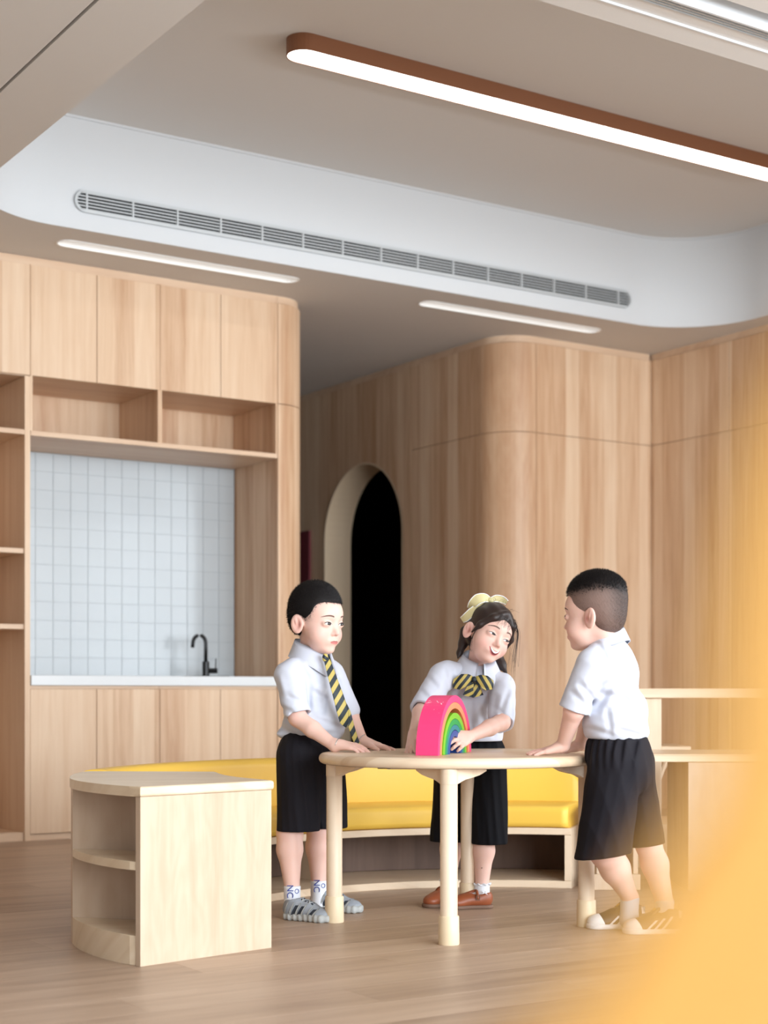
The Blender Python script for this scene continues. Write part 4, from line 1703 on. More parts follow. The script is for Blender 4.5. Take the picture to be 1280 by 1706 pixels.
def creases(lines, depth=0.0045, width=5.0, D=5.3):
    """single cloth creases, as lines on the cloth"""
    seg = []
    for x0, y0, x1, y1 in lines:
        a, b = pt(x0, y0, D), pt(x1, y1, D)
        seg.append((a, b))
    w = width * D / FPX

    def fn(x, y, z):
        tot = 0
        for i, (a, b) in enumerate(seg):
            dx, dz = b[0] - a[0], b[2] - a[2]
            l2 = dx * dx + dz * dz
            px, pz = x, z
            t = ((px - a[0]) * dx + (pz - a[2]) * dz) / l2
            tc = np.clip(t, 0, 1)
            d2 = (px - a[0] - tc * dx) ** 2 + (pz - a[2] - tc * dz) ** 2
            sd = ((px - a[0]) * -dz + (pz - a[2]) * dx) / math.sqrt(l2)
            fade = np.clip(np.minimum(t + 0.25, 1.25 - t) * 2.2, 0, 1)
            g = np.exp(-d2 / (w * w))
            r = np.exp(-((sd - 1.7 * w) ** 2 + (d2 - sd * sd)) / (1.6 * w * w))
            tot = tot + fade * (g - 0.8 * r)
        return depth * tot
    return fn


def ribbon(name, centers, sides, mat, parent, thick=0.0025, stripe_freq=30, slant=0.9, nrm=None):
    """flat ribbon through centre points; sides = half-width vectors"""
    C = np.array(centers)
    S = np.array(sides)
    n = len(C)
    nw = 7
    ln = np.concatenate([[0], np.cumsum(np.linalg.norm(np.diff(C, axis=0), axis=1))])
    Vt, st = [], []
    for layer in (0, 1):
        for i in range(n):
            t = C[min(i + 1, n - 1)] - C[max(i - 1, 0)]
            nn = unit(np.cross(S[i], t))
            if nn[1] > 0:
                nn = -nn
            for j in range(nw):
                w = -1 + 2 * j / (nw - 1)
                Vt.append(C[i] + S[i] * w + nn * (thick * (1 - 0.6 * w * w) if layer == 0 else -thick * 0.4))
                st.append((ln[i] + slant * w * np.linalg.norm(S[i])) * stripe_freq)
    ids = np.arange(2 * n * nw).reshape(2, n, nw)
    Q = []
    for L in (0, 1):
        a = ids[L]
        q = np.stack([a[:-1, :-1], a[1:, :-1], a[1:, 1:], a[:-1, 1:]], -1).reshape(-1, 4)
        Q.append(q if L == 0 else q[:, ::-1])
    bd = np.concatenate([ids[0][:, 0], ids[0][-1, 1:], ids[0][-2::-1, -1], ids[0][0, -2:0:-1]])
    off = n * nw
    Q.append(np.stack([bd, np.roll(bd, -1), np.roll(bd, -1) + off, bd + off], 1))
    o = mesh_from(name, np.array(Vt), np.concatenate(Q), mat, parent, sm=True)
    at = o.data.attributes.new('stripe', 'FLOAT', 'POINT')
    at.data.foreach_set('value', np.array(st, np.float32))
    return o


def collar(name, N, R, rt, rb, zt, zb, mat, parent, gap=14, drop=0.03, front_pull=0.012, back_lift=0.008):
    """folded shirt collar round the neck; N neck centre, R body axes"""
    n = 48
    rows = 6
    Vt = []
    for layer in (0, 1):
        for i in range(n + 1):
            a = math.radians(gap + (360 - 2 * gap) * i / n)
            fr = (1 + math.cos(a)) / 2                    # 1 at the front
            pk = math.exp(-((min(i, n - i)) / 5.0) ** 2)  # collar points
            for j in range(rows + 1):
                v = j / rows
                if v < 0.3:                               # stand
                    k = v / 0.3
                    r = rt * (1.0 + 0.04 * (1 - k))
                    z = zb * 0.5 + (zt - zb * 0.5) * k
                else:
                    k = (v - 0.3) / 0.7
                    r = rt * 1.06 + (rb - rt) * k * (0.45 + 0.55 * fr)
                    z = zt - (zt - zb) * k - drop * pk * k
                r -= 0.003 * layer
                f = r * math.cos(a) * 1.0 + front_pull * fr
                l = r * math.sin(a) * 1.08
                zz = z - 0.022 * fr + back_lift * (1 - fr)
                Vt.append(N + R[0] * f + R[1] * l + R[2] * zz)
    ids = np.arange(len(Vt)).reshape(2, n + 1, rows + 1)
    Q = []
    for L in (0, 1):
        a = ids[L]
        q = np.stack([a[:-1, :-1], a[1:, :-1], a[1:, 1:], a[:-1, 1:]], -1).reshape(-1, 4)
        Q.append(q if L == 0 else q[:, ::-1])
    off = (n + 1) * (rows + 1)
    bd = np.concatenate([ids[0][:, 0], ids[0][-1, 1:], ids[0][-2::-1, -1], ids[0][0, -2:0:-1]])
    Q.append(np.stack([bd, np.roll(bd, -1), np.roll(bd, -1) + off, bd + off], 1))
    return mesh_from(name, np.array(Vt), np.concatenate(Q), mat, parent)


def bristles(base, count, length, H, mat, name, parent, keep, rad=0.0009, lean=(0, 0, 0.5), jitter=0.35, seed=1):
    """short hair tufts standing on a hair cap"""
    r = np.random.default_rng(seed)
    me = base.data
    n = len(me.vertices)
    co = np.empty(n * 3, np.float32)
    no = np.empty(n * 3, np.float32)
    me.vertices.foreach_get('co', co)
    me.vertices.foreach_get('normal', no)
    co, no = co.reshape(-1, 3).astype(float), no.reshape(-1, 3).astype(float)
    L = H.loc(co)
    ok = np.nonzero(keep(L))[0]
    pk = r.choice(ok, min(count, len(ok)), replace=len(ok) < count)
    p, nn = co[pk], no[pk]
    ld = np.asarray(lean) @ H.R
    d = nn + ld + r.normal(size=nn.shape) * jitter
    d /= np.linalg.norm(d, axis=1)[:, None]
    t = np.cross(d, [0.3, 0.5, 0.8])
    t /= np.linalg.norm(t, axis=1)[:, None]
    b = np.cross(d, t)
    ln = length * r.uniform(0.6, 1.2, len(p))[:, None]
    p = p - nn * 0.002
    A = p + t * rad
    B = p - t * rad * 0.5 + b * rad * 0.87
    C = p - t * rad * 0.5 - b * rad * 0.87
    T = p + d * ln
    Vt = np.concatenate([A, B, C, T])
    m = len(p)
    i = np.arange(m)
    Q = np.concatenate([np.stack([i, i + m, i + 3 * m], 1), np.stack([i + m, i + 2 * m, i + 3 * m], 1), np.stack([i + 2 * m, i, i + 3 * m], 1)])
    ho = mesh_from(name, Vt, Q, mat, parent)
    ho['kind'] = 'stuff'
    return ho


# ------------------------------------------------------------------ shoes
class ShoeFrame:
    def __init__(self, heel, ang):
        self.o = V3(heel[0], heel[1], 0)
        self.f = V3(math.cos(ang), math.sin(ang), 0)
        self.l = V3(-math.sin(ang), math.cos(ang), 0)
        self.R = np.array([self.f, self.l, V3(0, 0, 1)])

    def w(self, f, l, u):
        return self.o + self.f * f + self.l * l + V3(0, 0, u)

    def e(self, f, l, u, rf, rl, ru):
        return ell(self.w(f, l, u), (rf, rl, ru), self.R)


def sole_prim(S, L, wr, z0, z1, rad=0.004, grow=0.0):
    a, b = S.w(wr, 0, 0), S.w(L - wr - 0.004, 0, 0)
    ab = b - a
    l2 = float(ab @ ab)

    def fn(x, y, z):
        t = np.clip(((x - a[0]) * ab[0] + (y - a[1]) * ab[1]) / l2, 0, 1)
        r = wr * 0.92 + (wr * 1.10 - wr * 0.92) * t - 0.004 * np.sin(t * math.pi) + grow
        d2 = np.sqrt((x - a[0] - t * ab[0]) ** 2 + (y - a[1] - t * ab[1]) ** 2) - r + rad
        dz = np.abs(z - (z0 + z1) / 2) - (z1 - z0) / 2 + rad
        return np.sqrt(np.maximum(d2, 0) ** 2 + np.maximum(dz, 0) ** 2) + np.minimum(np.maximum(d2, dz), 0) - rad
    c = (a + b) / 2
    return Prim(fn, c - V3(L, L, 0) * 0.6 + V3(0, 0, z0), c + V3(L, L, 0) * 0.6 + V3(0, 0, z1))


def side_patch(name, S, ops, fn, ns, nt_, off, mat, parent, side, u_dir=False):
    """patch projected on a shoe from the side (l direction) ; fn(S,T) -> (f, u)"""
    A, B = np.meshgrid(np.linspace(-1, 1, ns), np.linspace(0, 1, nt_), indexing='ij')
    f, u = fn(A, B)
    n = 60
    q = np.linspace(0.06, -0.01, n)
    if u_dir:
        P = [S.w(fi, ui, 0) for fi, ui in zip(f.ravel(), u.ravel())]
        W = np.array([[p + V3(0, 0, 0.04 + t) for t in q] for p in P])
    else:
        P = [S.w(fi, 0, ui) for fi, ui in zip(f.ravel(), u.ravel())]
        W = np.array([[p + S.l * side * t for t in q] for p in P])
    F = evaluate(ops, W.reshape(-1, 3)).reshape(len(P), n)
    i = np.maximum(np.argmax(F < 0, 1), 1)
    r = np.arange(len(P))
    a, b = F[r, i - 1], F[r, i]
    t = a / np.where(np.abs(a - b) < 1e-9, 1, a - b)
    qq = q[i - 1] + (q[i] - q[i - 1]) * t + off
    ax = V3(0, 0, 1) if u_dir else S.l * side
    base = np.array(P) + (V3(0, 0, 0.04) if u_dir else 0)
    Wv = base + ax * qq[:, None]
    bk = Wv - ax * 0.002
    m = len(P)
    ids = np.arange(m).reshape(ns, nt_)
    Q = np.stack([ids[:-1, :-1], ids[1:, :-1], ids[1:, 1:], ids[:-1, 1:]], -1).reshape(-1, 4)
    bd = np.concatenate([ids[:, 0], ids[-1, 1:], ids[-2::-1, -1], ids[0, -2:0:-1]])
    ring = np.stack([bd, np.roll(bd, -1), np.roll(bd, -1) + m, bd + m], 1)
    return mesh_from(name, np.concatenate([Wv, bk]), np.concatenate([Q, ring]), mat, parent)


def upper_ops(S, L, low=False, top=0.075):
    k = L / 0.18
    o = [('u', S.e(0.036 * k, 0, 0.035, 0.034 * k, 0.028, 0.036), 0),
         ('u', S.e(0.085 * k, 0, 0.030, 0.052 * k, 0.030, 0.034 if not low else 0.026), 0.02),
         ('u', S.e(0.138 * k, 0, 0.021, 0.040 * k, 0.033, 0.024), 0.02)]
    if not low:
        o.append(('u', cap(S.w(0.036 * k, 0, 0.04), S.w(0.040 * k, 0, top - 0.012), 0.030, 0.029), 0.02))
        o.append(('u', cap(S.w(0.06 * k, 0, 0.045), S.w(0.095 * k, 0, 0.04), 0.024, 0.018), 0.02))
        o.append(('i', half((-0.22, 0, 1) @ S.R, S.w(0.04 * k, 0, top)), 0.004))
        o.append(('s', cap(S.w(0.040 * k, 0, top - 0.02), S.w(0.042 * k, 0, top + 0.04), 0.023, 0.024), 0.003))
    else:
        o.append(('s', S.e(0.05 * k, 0, 0.075, 0.045 * k, 0.028, 0.034), 0.006))
    o.append(('i', half((0, 0, -1), S.w(0, 0, 0.010)), 0.003))
    return o


def lettering(name, body, size, loc, mat_axes, mat, parent):
    cu = bpy.data.curves.new(name, 'FONT')
    cu.body = body
    cu.size = size
    cu.extrude = 0.0006
    cu.align_x = 'CENTER'
    cu.align_y = 'CENTER'
    tmp = bpy.data.objects.new(name, cu)
    COL.objects.link(tmp)
    dg = bpy.context.evaluated_depsgraph_get()
    dg.update()
    me = bpy.data.meshes.new_from_object(tmp.evaluated_get(dg))
    bpy.data.objects.remove(tmp)
    X, Y, Z = (Vector(a) for a in mat_axes)
    mt = Matrix(((X.x, Y.x, Z.x, loc[0]), (X.y, Y.y, Z.y, loc[1]), (X.z, Y.z, Z.z, loc[2]), (0, 0, 0, 1)))
    me.transform(mt)
    me.materials.clear()
    return link(name, me, mat, parent)


def rootp(label, P):
    o = empty('person', (0, 0, 0))
    tag(o, label, 'person', None)
    return o


def hair_cap_boy(H, thick, cut_u, part=None):
    s = H.s
    o = [('u', H.e(-0.005, 0, 0.033, 0.085 + thick, 0.071 + thick * 0.75, 0.079 + thick), 0),
         ('u', H.e(-0.040, 0, -0.010, 0.046 + thick * 0.6, 0.056 + thick * 0.5, 0.060), 0.02 * s)]
    return o
# ------------------------------------------------------------------ boy on the left
def cut_body(ops):
    return ops


HANDZ = TZ + 0.0075


def boy_one():
    D = 5.36
    root = rootp('boy in white shirt and striped tie looking down at the table', None)
    bf = unit(V3(0.85, -0.53, 0))
    B = frame(bf)
    H = Head(pt(526, 1033, 5.33), V3(0.79, -0.62, -0.13), s=1.06)
    # --- skin
    o = list(H.ops)
    neck0, neck1 = pt(516, 1108, 5.37), H.w(-0.012, 0, -0.055)
    o.append(('u', cap(neck0, neck1, 0.037, 0.036), 0.022))
    o.append(('u', ell(pt(517, 1150, 5.37), (0.060, 0.080, 0.13), B), 0.03))
    o.append(('u', ell(pt(520, 1215, 5.37), (0.070, 0.082, 0.09), B), 0.03))
    shR, elR, wrR = pt(485, 1122, 5.27), pt(496, 1196, 5.235), pt(558, 1243, 5.165)
    limb(o, [shR, elR], [0.036, 0.029])
    limb(o, [elR, elR * 0.6 + wrR * 0.4, wrR], [0.029, 0.0275, 0.0185], 0.012)
    wrR2 = V3(wrR[0], wrR[1], TZ + 0.020)
    limb(o, [wrR, wrR2], [0.0185, 0.017], 0.01)
    hand_ops(o, V3(wrR[0] + 0.004, wrR[1], TZ + 0.026), V3(0.96, -0.18, -0.14), V3(0.1, -0.25, 1), +1, 1.0,
             curl=((0.12, 0.30, 0.15), (0.10, 0.28, 0.12), (0.12, 0.35, 0.2), (0.15, 0.4, 0.25)), spread=0.07)
    shL, elL, wrL = pt(549, 1122, 5.46), pt(584, 1192, 5.44), pt(604, 1234, 5.36)
    limb(o, [shL, elL], [0.036, 0.028])
    limb(o, [elL, wrL], [0.028, 0.0185], 0.012)
    hand_ops(o, V3(wrL[0] + 0.003, wrL[1], wrL[2] - 0.004), V3(0.93, -0.30, -0.22), V3(0.2, -0.1, 1), -1, 1.0,
             curl=((-0.02, 0.10, 0.05), (-0.05, 0.06, 0.05), (0.0, 0.12, 0.08), (0.02, 0.2, 0.1)), spread=0.08)
    # legs
    aR, kR, hR = pt(487, 1484, 5.25), pt(483, 1386, 5.30), pt(502, 1258, 5.33)
    aL, kL, hL = pt(531, 1474, 5.40), pt(533, 1386, 5.41), pt(536, 1258, 5.42)
    for a, k, h in ((aR, kR, hR), (aL, kL, hL)):
        limb(o, [h, k], [0.066, 0.042], 0.03)
        calf = a * 0.30 + k * 0.70 + V3(-0.003, 0.004, 0)
        limb(o, [k, calf, a], [0.041, 0.0415, 0.024], 0.02)
        limb(o, [a, V3(a[0], a[1], 0.045)], [0.024, 0.023], 0.01)
    lo, hi = H.C[2] - 0.13, H.C[2] + 0.16
    solid('body', o, 0.0034, M['skin'], root, body_tint(H, [(elR, 0.03, 0.35), (wrR + V3(0.08, -0.01, -0.02), 0.03, 0.3), (kR, 0.04, 0.3), (kL, 0.04, 0.3)]),
          fine=([(pt(480, 0, 5.3)[0], 9, 0.0022)], [(5.10, 5.46, 0.0024)], [(0.53, 0.63, 0.0018), (lo, hi, 0.0019)]), it=1)
    face_parts(H, root, gaze=(0.001, -0.0012), open_=0.92, brow_u=0.0185)
    lips_closed(H, root)
    # --- hair
    h = [('u', H.e(-0.008, 0, 0.036, 0.091, 0.0755, 0.088), 0), ('u', H.e(-0.038, 0, -0.002, 0.050, 0.060, 0.056), 0.02),
         ('s', rbox(H.w(0.125, 0, -0.045), (0.088, 0.14, 0.112), 0.026, H.R), 0.004),
         ('s', rbox(H.w(0.038, 0, -0.10), (0.058, 0.14, 0.098), 0.014, H.R), 0.004),
         ('s', H.e(-0.004, 0.085, -0.020, 0.027, 0.03, 0.036), 0.004), ('s', H.e(-0.004, -0.085, -0.020, 0.027, 0.03, 0.036), 0.004),
         ('s', rbox(H.w(-0.03, 0, -0.115), (0.14, 0.14, 0.06), 0.02, H.rot(0.35)), 0.004)]
    hc = solid('hair', h, 0.0026, M['hair'], root, it=2)
    bristles(hc, 16000, 0.011, H, M['hair'], 'hair_tufts', hc, lambda L: (L[:, 2] > -0.05) & (L[:, 0] < 0.095), lean=(0.3, 0, 0.1), jitter=0.3, seed=3)
    # --- shirt
    sR1 = pt(497, 1187, 5.235)
    s = [('u', ell(pt(516, 1140, 5.37), (0.092, 0.112, 0.105), B), 0), ('u', ell(pt(524, 1206, 5.37), (0.106, 0.113, 0.088), B), 0.05),
         ('u', cap(pt(488, 1114, 5.28), pt(547, 1114, 5.46), 0.036, 0.036), 0.04),
         ('u', cap(pt(516, 1106, 5.37), pt(520, 1092, 5.365), 0.052, 0.046), 0.03),
         ('u', ell(pt(484, 1222, 5.385), (0.03, 0.07, 0.020), B), 0.03),
         ('u', capcut(pt(481, 1126, 5.265), pt(499, 1200, 5.228), 0.050, 0.0455, unit(pt(499, 1196, 5.23) - pt(481, 1124, 5.265)), pt(498, 1190, 5.232)), 0.010),
         ('u', cap(pt(552, 1124, 5.46), pt(581, 1184, 5.44), 0.047, 0.040), 0.010)]
    dR = unit(pt(499, 1196, 5.23) - pt(481, 1124, 5.265))
    dL = unit(pt(581, 1184, 5.44) - pt(552, 1124, 5.46))
    s.append(('d', folds(11, 0.0007, [((1, 0.3, 0.9), 70, 0.8), ((0.5, 0.2, -1), 95, 0.6), ((1, 0, 0.2), 55, 0.5), ((0.2, 0, 1), 120, 0.35)]), 0))
    s.append(('d', creases([(500, 1104, 515, 1132), (516, 1140, 516, 1182), (484, 1160, 506, 1170), (470, 1178, 492, 1186), (522, 1150, 546, 1166), (543, 1148, 539, 1192), (526, 1196, 572, 1214),
                            (474, 1196, 496, 1216), (470, 1212, 500, 1228), (552, 1112, 566, 1142), (508, 1226, 560, 1221), (462, 1130, 470, 1160), (556, 1180, 578, 1204), (498, 1120, 504, 1150)], 0.0045, 4.5, 5.30), 0))
    s += [('i', half(V3(0.06, 0.0, -1), pt(520, 1236, 5.37)), 0.010)]
    eR = pt(497.5, 1190, 5.233)
    s += [('s', cap(eR - dR * 0.004, eR + dR * 0.06, 0.035, 0.036), 0.003)]
    sh = solid('shirt', s, 0.0032, M['shirt'], root, it=1)
    collar('collar', pt(517, 1090, 5.365), frame(V3(0.85, -0.53, -0.10)), 0.052, 0.088, 0.044, -0.016, M['shirt'], sh, drop=0.030)
    # --- tie
    def tie(name, px, w, off):
        C = spline([pt(x, y, d) for x, y, d in px], 6)
        n = len(C)
        W = np.interp(np.linspace(0, 1, n), np.linspace(0, 1, len(w)), w)
        S = [V3(0.88, 0.42, 0.20) * wi for wi in W]
        return ribbon(name, C, S, M['tie'], sh, 0.003, off)
    tie('tie_blade', [(543, 1094, 5.272), (549, 1112, 5.262), (556, 1135, 5.25), (564, 1160, 5.243), (571, 1185, 5.243), (575, 1203, 5.25), (577, 1212, 5.255)],
        [0.010, 0.013, 0.016, 0.019, 0.021, 0.018, 0.002], 26)
    tie('tie_tail', [(566, 1160, 5.256), (578, 1185, 5.258), (586, 1212, 5.262), (594, 1235, 5.27), (603, 1250, 5.28)], [0.010, 0.012, 0.011, 0.010, 0.006], 26)
    kn = [('u', ell(pt(542, 1096, 5.270), (0.009, 0.012, 0.015), B), 0)]
    k_ = solid('tie_knot', kn, 0.002, M['tie'], sh)
    n = len(k_.data.vertices)
    co = np.empty(n * 3, np.float32)
    k_.data.vertices.foreach_get('co', co)
    at = k_.data.attributes.new('stripe', 'FLOAT', 'POINT')
    c3 = co.reshape(-1, 3)
    at.data.foreach_set('value', ((c3[:, 2] * 1.0 + c3[:, 0] * 0.7) * 40).astype(np.float32))
    # --- shorts
    q = [('u', ell(pt(519, 1246, 5.37), (0.096, 0.110, 0.080), B), 0),
         ('u', cap(pt(500, 1262, 5.325), pt(497, 1400, 5.295), 0.078, 0.0735), 0.04),
         ('u', cap(pt(540, 1262, 5.415), pt(550, 1396, 5.415), 0.070, 0.064), 0.04)]
    q.append(('d', folds(12, 0.0024, [((1, 0.6, 0.15), 75, 0.9), ((1, -0.4, 0.1), 110, 0.6)]), 0))
    q += [('i', half(V3(0, 0, -1), V3(0, 0, 0.287)), 0.003), ('i', half(V3(0.05, 0, 1), pt(519, 1216, 5.37)), 0.006),
          ('s', cap(V3(*(pt(494, 1380, 5.297)[:2]), 0.22), V3(*(pt(494, 1380, 5.3)[:2]), 0.27), 0.059), 0.004),
          ('s', cap(V3(*(pt(548, 1380, 5.425)[:2]), 0.22), V3(*(pt(548, 1380, 5.425)[:2]), 0.27), 0.049), 0.004)]
    solid('shorts', q, 0.0034, M['shorts'], root, it=1)
    # --- bracelets
    for w, d in ((V3(wrR[0] + 0.006, wrR[1], TZ + 0.024), V3(0.93, -0.15, -0.3)), (V3(*(wrL + V3(-0.004, 0, 0.004))), V3(0.75, -0.3, -0.6))):
        R = frame(d)
        bm = bmesh.new()
        ring = [w + R[1] * 0.0225 * math.cos(a) + R[2] * 0.0205 * math.sin(a) for a in np.linspace(0, 2 * math.pi, 25)]
        add_tube(bm, ring, 0.0016, 6, False)
        obj('bracelet', bm, M['silver'], root, sm=True)
    # --- socks and shoes
    for k, (a, heel, ang, L) in enumerate(((aR, pt(474, 1532, 5.235), math.radians(-30), 0.185), (aL, pt(517, 1516, 5.42), math.radians(-13), 0.185))):
        S = ShoeFrame(heel, ang)
        sk = [('u', cap(V3(a[0], a[1], 0.03), V3(a[0], a[1], 0.112), 0.027, 0.0285), 0), ('i', half(V3(0, 0, 1), V3(0, 0, 0.108)), 0.002),
              ('u', cap(V3(a[0], a[1], 0.03), S.w(0.06, 0, 0.03), 0.026, 0.02), 0.01)]
        so = solid('sock', sk, 0.003, M['sock'], root)
        yb_ = a[1] - 0.0295
        lettering('sock_print', 'NC', 0.030, (a[0] - 0.006, yb_, 0.092), ((0, 0, -1), (1, 0, 0), (0, -1, 0)), M['blue_print'], so)
        lettering('sock_print', 'O', 0.022, (a[0] + 0.016, yb_ + 0.006, 0.092), ((0, 0, -1), (0.9, 0.4, 0), (0.4, -0.9, 0)), M['blue_print'], so)
        up = upper_ops(S, L, False, 0.070)
        sh_ = solid('shoe', up, 0.0028, M['knit'], root)
        sl = [('u', sole_prim(S, L, 0.0335, 0.0, 0.026, 0.010, 0.003), 0)]
        sl.append(('d', (lambda S: lambda x, y, z: 0.0016 * np.sin(((x - S.o[0]) * S.f[0] + (y - S.o[1]) * S.f[1]) * 300.0))(S), 0))
        solid('sole', sl, 0.003, M['foam'], sh_)
        for sd in (-1, 1):
            for j in range(6):
                f0 = 0.018 + 0.022 * j
                t0 = 0.052 - 0.002 * j if j < 4 else 0.040 - 0.006 * (j - 4)
                side_patch('fin', S, up, lambda A, Bq, f0=f0, t0=t0: (f0 + 0.0032 * A * (1 - 0.5 * Bq) + 0.020 * Bq, 0.012 + t0 * Bq), 4, 10, 0.0035, M['foam'], sh_, sd)
                if j in (1, 2, 4):
                    side_patch('mesh_window', S, up, lambda A, Bq, f0=f0, t0=t0: (f0 + 0.012 + 0.0055 * A + 0.018 * Bq, 0.020 + (t0 - 0.018) * Bq), 5, 8, 0.0008, M['knit_dark'], sh_, sd)
        for r in range(4):
            for c in range(3):
                side_patch('eyelet', S, up, lambda A, Bq, r=r, c=c: (0.078 + 0.013 * r + 0.0035 * A, (c - 1) * 0.011 - 0.003 + 0.006 * Bq), 4, 4, 0.0006, M['knit_dark'], sh_, 1, True)
        bm = bmesh.new()
        for r in range(4):
            f_ = 0.074 + 0.013 * r
            zz = 0.0
            Pz = []
            for l in np.linspace(-0.016, 0.016, 7):
                zs_ = np.linspace(0.09, 0.02, 50)
                W = np.array([S.w(f_ + l * (0.5 if r % 2 else -0.5), l, z) for z in zs_])
                F = evaluate(up, W)
                Pz.append(tuple(W[max(int(np.argmax(F < 0)), 1)] + V3(0, 0, 0.001)))
            add_tube(bm, Pz, 0.0017, 6)
        obj('laces', bm, M['foam'], sh_, sm=True)
    return H


# ------------------------------------------------------------------ girl behind the table
def girl():
    root = rootp('smiling girl with yellow hair bow holding the rainbow toy', None)
    bf = unit(V3(-0.10, -1, 0))
    B = frame(bf, roll=-0.10)
    H = Head(pt(813, 1057, 5.40), V3(0.46, -0.88, -0.10), roll=-0.40, s=0.97, smile=1.0)
    o = list(H.ops)
    N = pt(795, 1112, 5.46)
    o.append(('u', cap(N, H.w(-0.015, 0, -0.055), 0.034, 0.033), 0.02))
    o.append(('u', ell(pt(790, 1165, 5.50), (0.062, 0.092, 0.12), B), 0.03))
    o.append(('u', ell(pt(789, 1235, 5.58), (0.075, 0.092, 0.09), B), 0.03))
    shR, elR, wrR = pt(737, 1124, 5.41), pt(701, 1188, 5.27), pt(690, 1222, 5.13)
    limb(o, [shR, elR, wrR], [0.033, 0.027, 0.0175], 0.012)
    hand_ops(o, wrR + V3(-0.001, -0.004, -0.004), V3(-0.16, -0.72, -0.62), V3(-0.75, -0.35, 0.5), +1, 0.93,
             curl=((0.0, 0.15, 0.15), (0.0, 0.15, 0.15), (-0.05, 0.1, 0.1), (-0.1, 0.1, 0.1)), spread=0.08)
    shL, elL, wrL = pt(840, 1145, 5.42), pt(836, 1203, 5.27), pt(784, 1227, 5.105)
    limb(o, [shL, elL], [0.034, 0.028], 0.012)
    limb(o, [elL, elL * 0.6 + wrL * 0.4, wrL], [0.028, 0.0265, 0.0175], 0.012)
    hand_ops(o, wrL + V3(-0.003, -0.004, 0), V3(-0.55, -0.80, -0.16), V3(0.62, -0.42, 0.62), -1, 0.95,
             curl=((0.05, 0.45, 0.35), (0.25, 0.55, 0.4), (0.4, 0.6, 0.4), (0.5, 0.6, 0.4)), spread=0.13, thumb=(1.2, 0.8))
    aL, kL, hL = pt(803, 1478, 5.50), pt(806, 1392, 5.51), pt(808, 1262, 5.60)
    aR, kR, hR = pt(748, 1474, 5.60), pt(752, 1390, 5.61), pt(768, 1262, 5.63)
    for a, k, h in ((aR, kR, hR), (aL, kL, hL)):
        limb(o, [h, k], [0.062, 0.037], 0.03)
        limb(o, [k, a * 0.3 + k * 0.7 + V3(0.002, 0.005, 0), a], [0.036, 0.0365, 0.0225], 0.02)
        limb(o, [a, V3(a[0], a[1], 0.045)], [0.0225, 0.022], 0.01)
    lo, hi = H.C[2] - 0.12, H.C[2] + 0.14
    solid('body', o, 0.0034, M['skin'], root, body_tint(H, [(elL, 0.03, 0.3), (kL, 0.04, 0.3), (wrL + V3(-0.05, -0.04, 0), 0.03, 0.3)]),
          fine=([(pt(740, 0, 5.4)[0], pt(870, 0, 5.4)[0], 0.0022), (pt(670, 0, 5.2)[0], pt(700, 0, 5.2)[0], 0.0022)], [(5.02, 5.24, 0.0024), (5.26, 5.48, 0.0026)],
                [(0.545, 0.66, 0.002), (lo, hi, 0.0019)]), it=1)
    face_parts(H, root, gaze=(0.004, 0.0), open_=0.72, brow_u=0.0205)
    lips_smile(H, root)
    bm = bmesh.new()
    mp = pt(803, 1447, 5.468)
    add_lathe(bm, [(0.0006, 0), (0.0022, 0.0006), (0.0022, 0.0030), (0.0006, 0.0040)], mp[0], mp[1], 8)
    mo = obj('mole', bm, plain('mole', srgb(120, 70, 62), 0.7), root)
    mo.location = (0, 0, mp[2])
    # --- hair
    s = H.s
    h = [('u', H.e(-0.006, 0, 0.035, 0.092, 0.077, 0.084), 0), ('u', H.e(-0.042, 0, -0.006, 0.052, 0.062, 0.058), 0.02),
         ('s', H.e(0.105, 0.006, -0.038, 0.078, 0.080, 0.098), 0.006), ('s', rbox(H.w(0.030, 0, -0.105), (0.060, 0.14, 0.100), 0.02, H.R), 0.006),
         ('s', rbox(H.w(-0.02, 0, -0.12), (0.14, 0.14, 0.055), 0.02, H.R), 0.01)]
    h.append(('d', (lambda H: lambda x, y, z: 0.0012 * np.sin(190 * ((x - H.C[0]) * H.R[1][0] + (y - H.C[1]) * H.R[1][1] + (z - H.C[2]) * H.R[1][2]) + 60 * (z - H.C[2])))(H), 0))
    # side-swept front hair
    for q, pts in ((-1, [(0.070, -0.010, 0.080), (0.068, -0.042, 0.050), (0.040, -0.068, 0.010), (0.018, -0.074, -0.022)]),
                   (1, [(0.070, 0.002, 0.082), (0.070, 0.040, 0.052), (0.048, 0.068, 0.012), (0.035, 0.072, -0.030)])):
        P = [H.w(*p) for p in pts]
        for a, b, ra, rb in zip(P, P[1:], (0.010, 0.011, 0.009), (0.011, 0.009, 0.003)):
            h.append(('u', cap(a, b, ra, rb), 0.012))
    # hair falling behind the shoulder
    for pts, rr in (([pt(776, 1052, 5.46), pt(772, 1072, 5.47), pt(766, 1088, 5.46), pt(763, 1096, 5.45)], (0.020, 0.016, 0.010, 0.003)),
                    ([pt(828, 1090, 5.47), pt(836, 1108, 5.46), pt(844, 1122, 5.44)], (0.020, 0.016, 0.004))):
        for a, b, ra, rb in zip(pts, pts[1:], rr, rr[1:]):
            h.append(('u', cap(a, b, ra, rb), 0.01))
    hc = solid('hair', h, 0.0026, M['hair_brown'], root, it=1)
    bm = bmesh.new()
    r = random.Random(5)
    def strand(pts, rad=0.0008):
        P = spline(pts, 6)
        add_tube(bm, P, [rad * (1 - 0.7 * i / len(P)) for i in range(len(P))], 4)
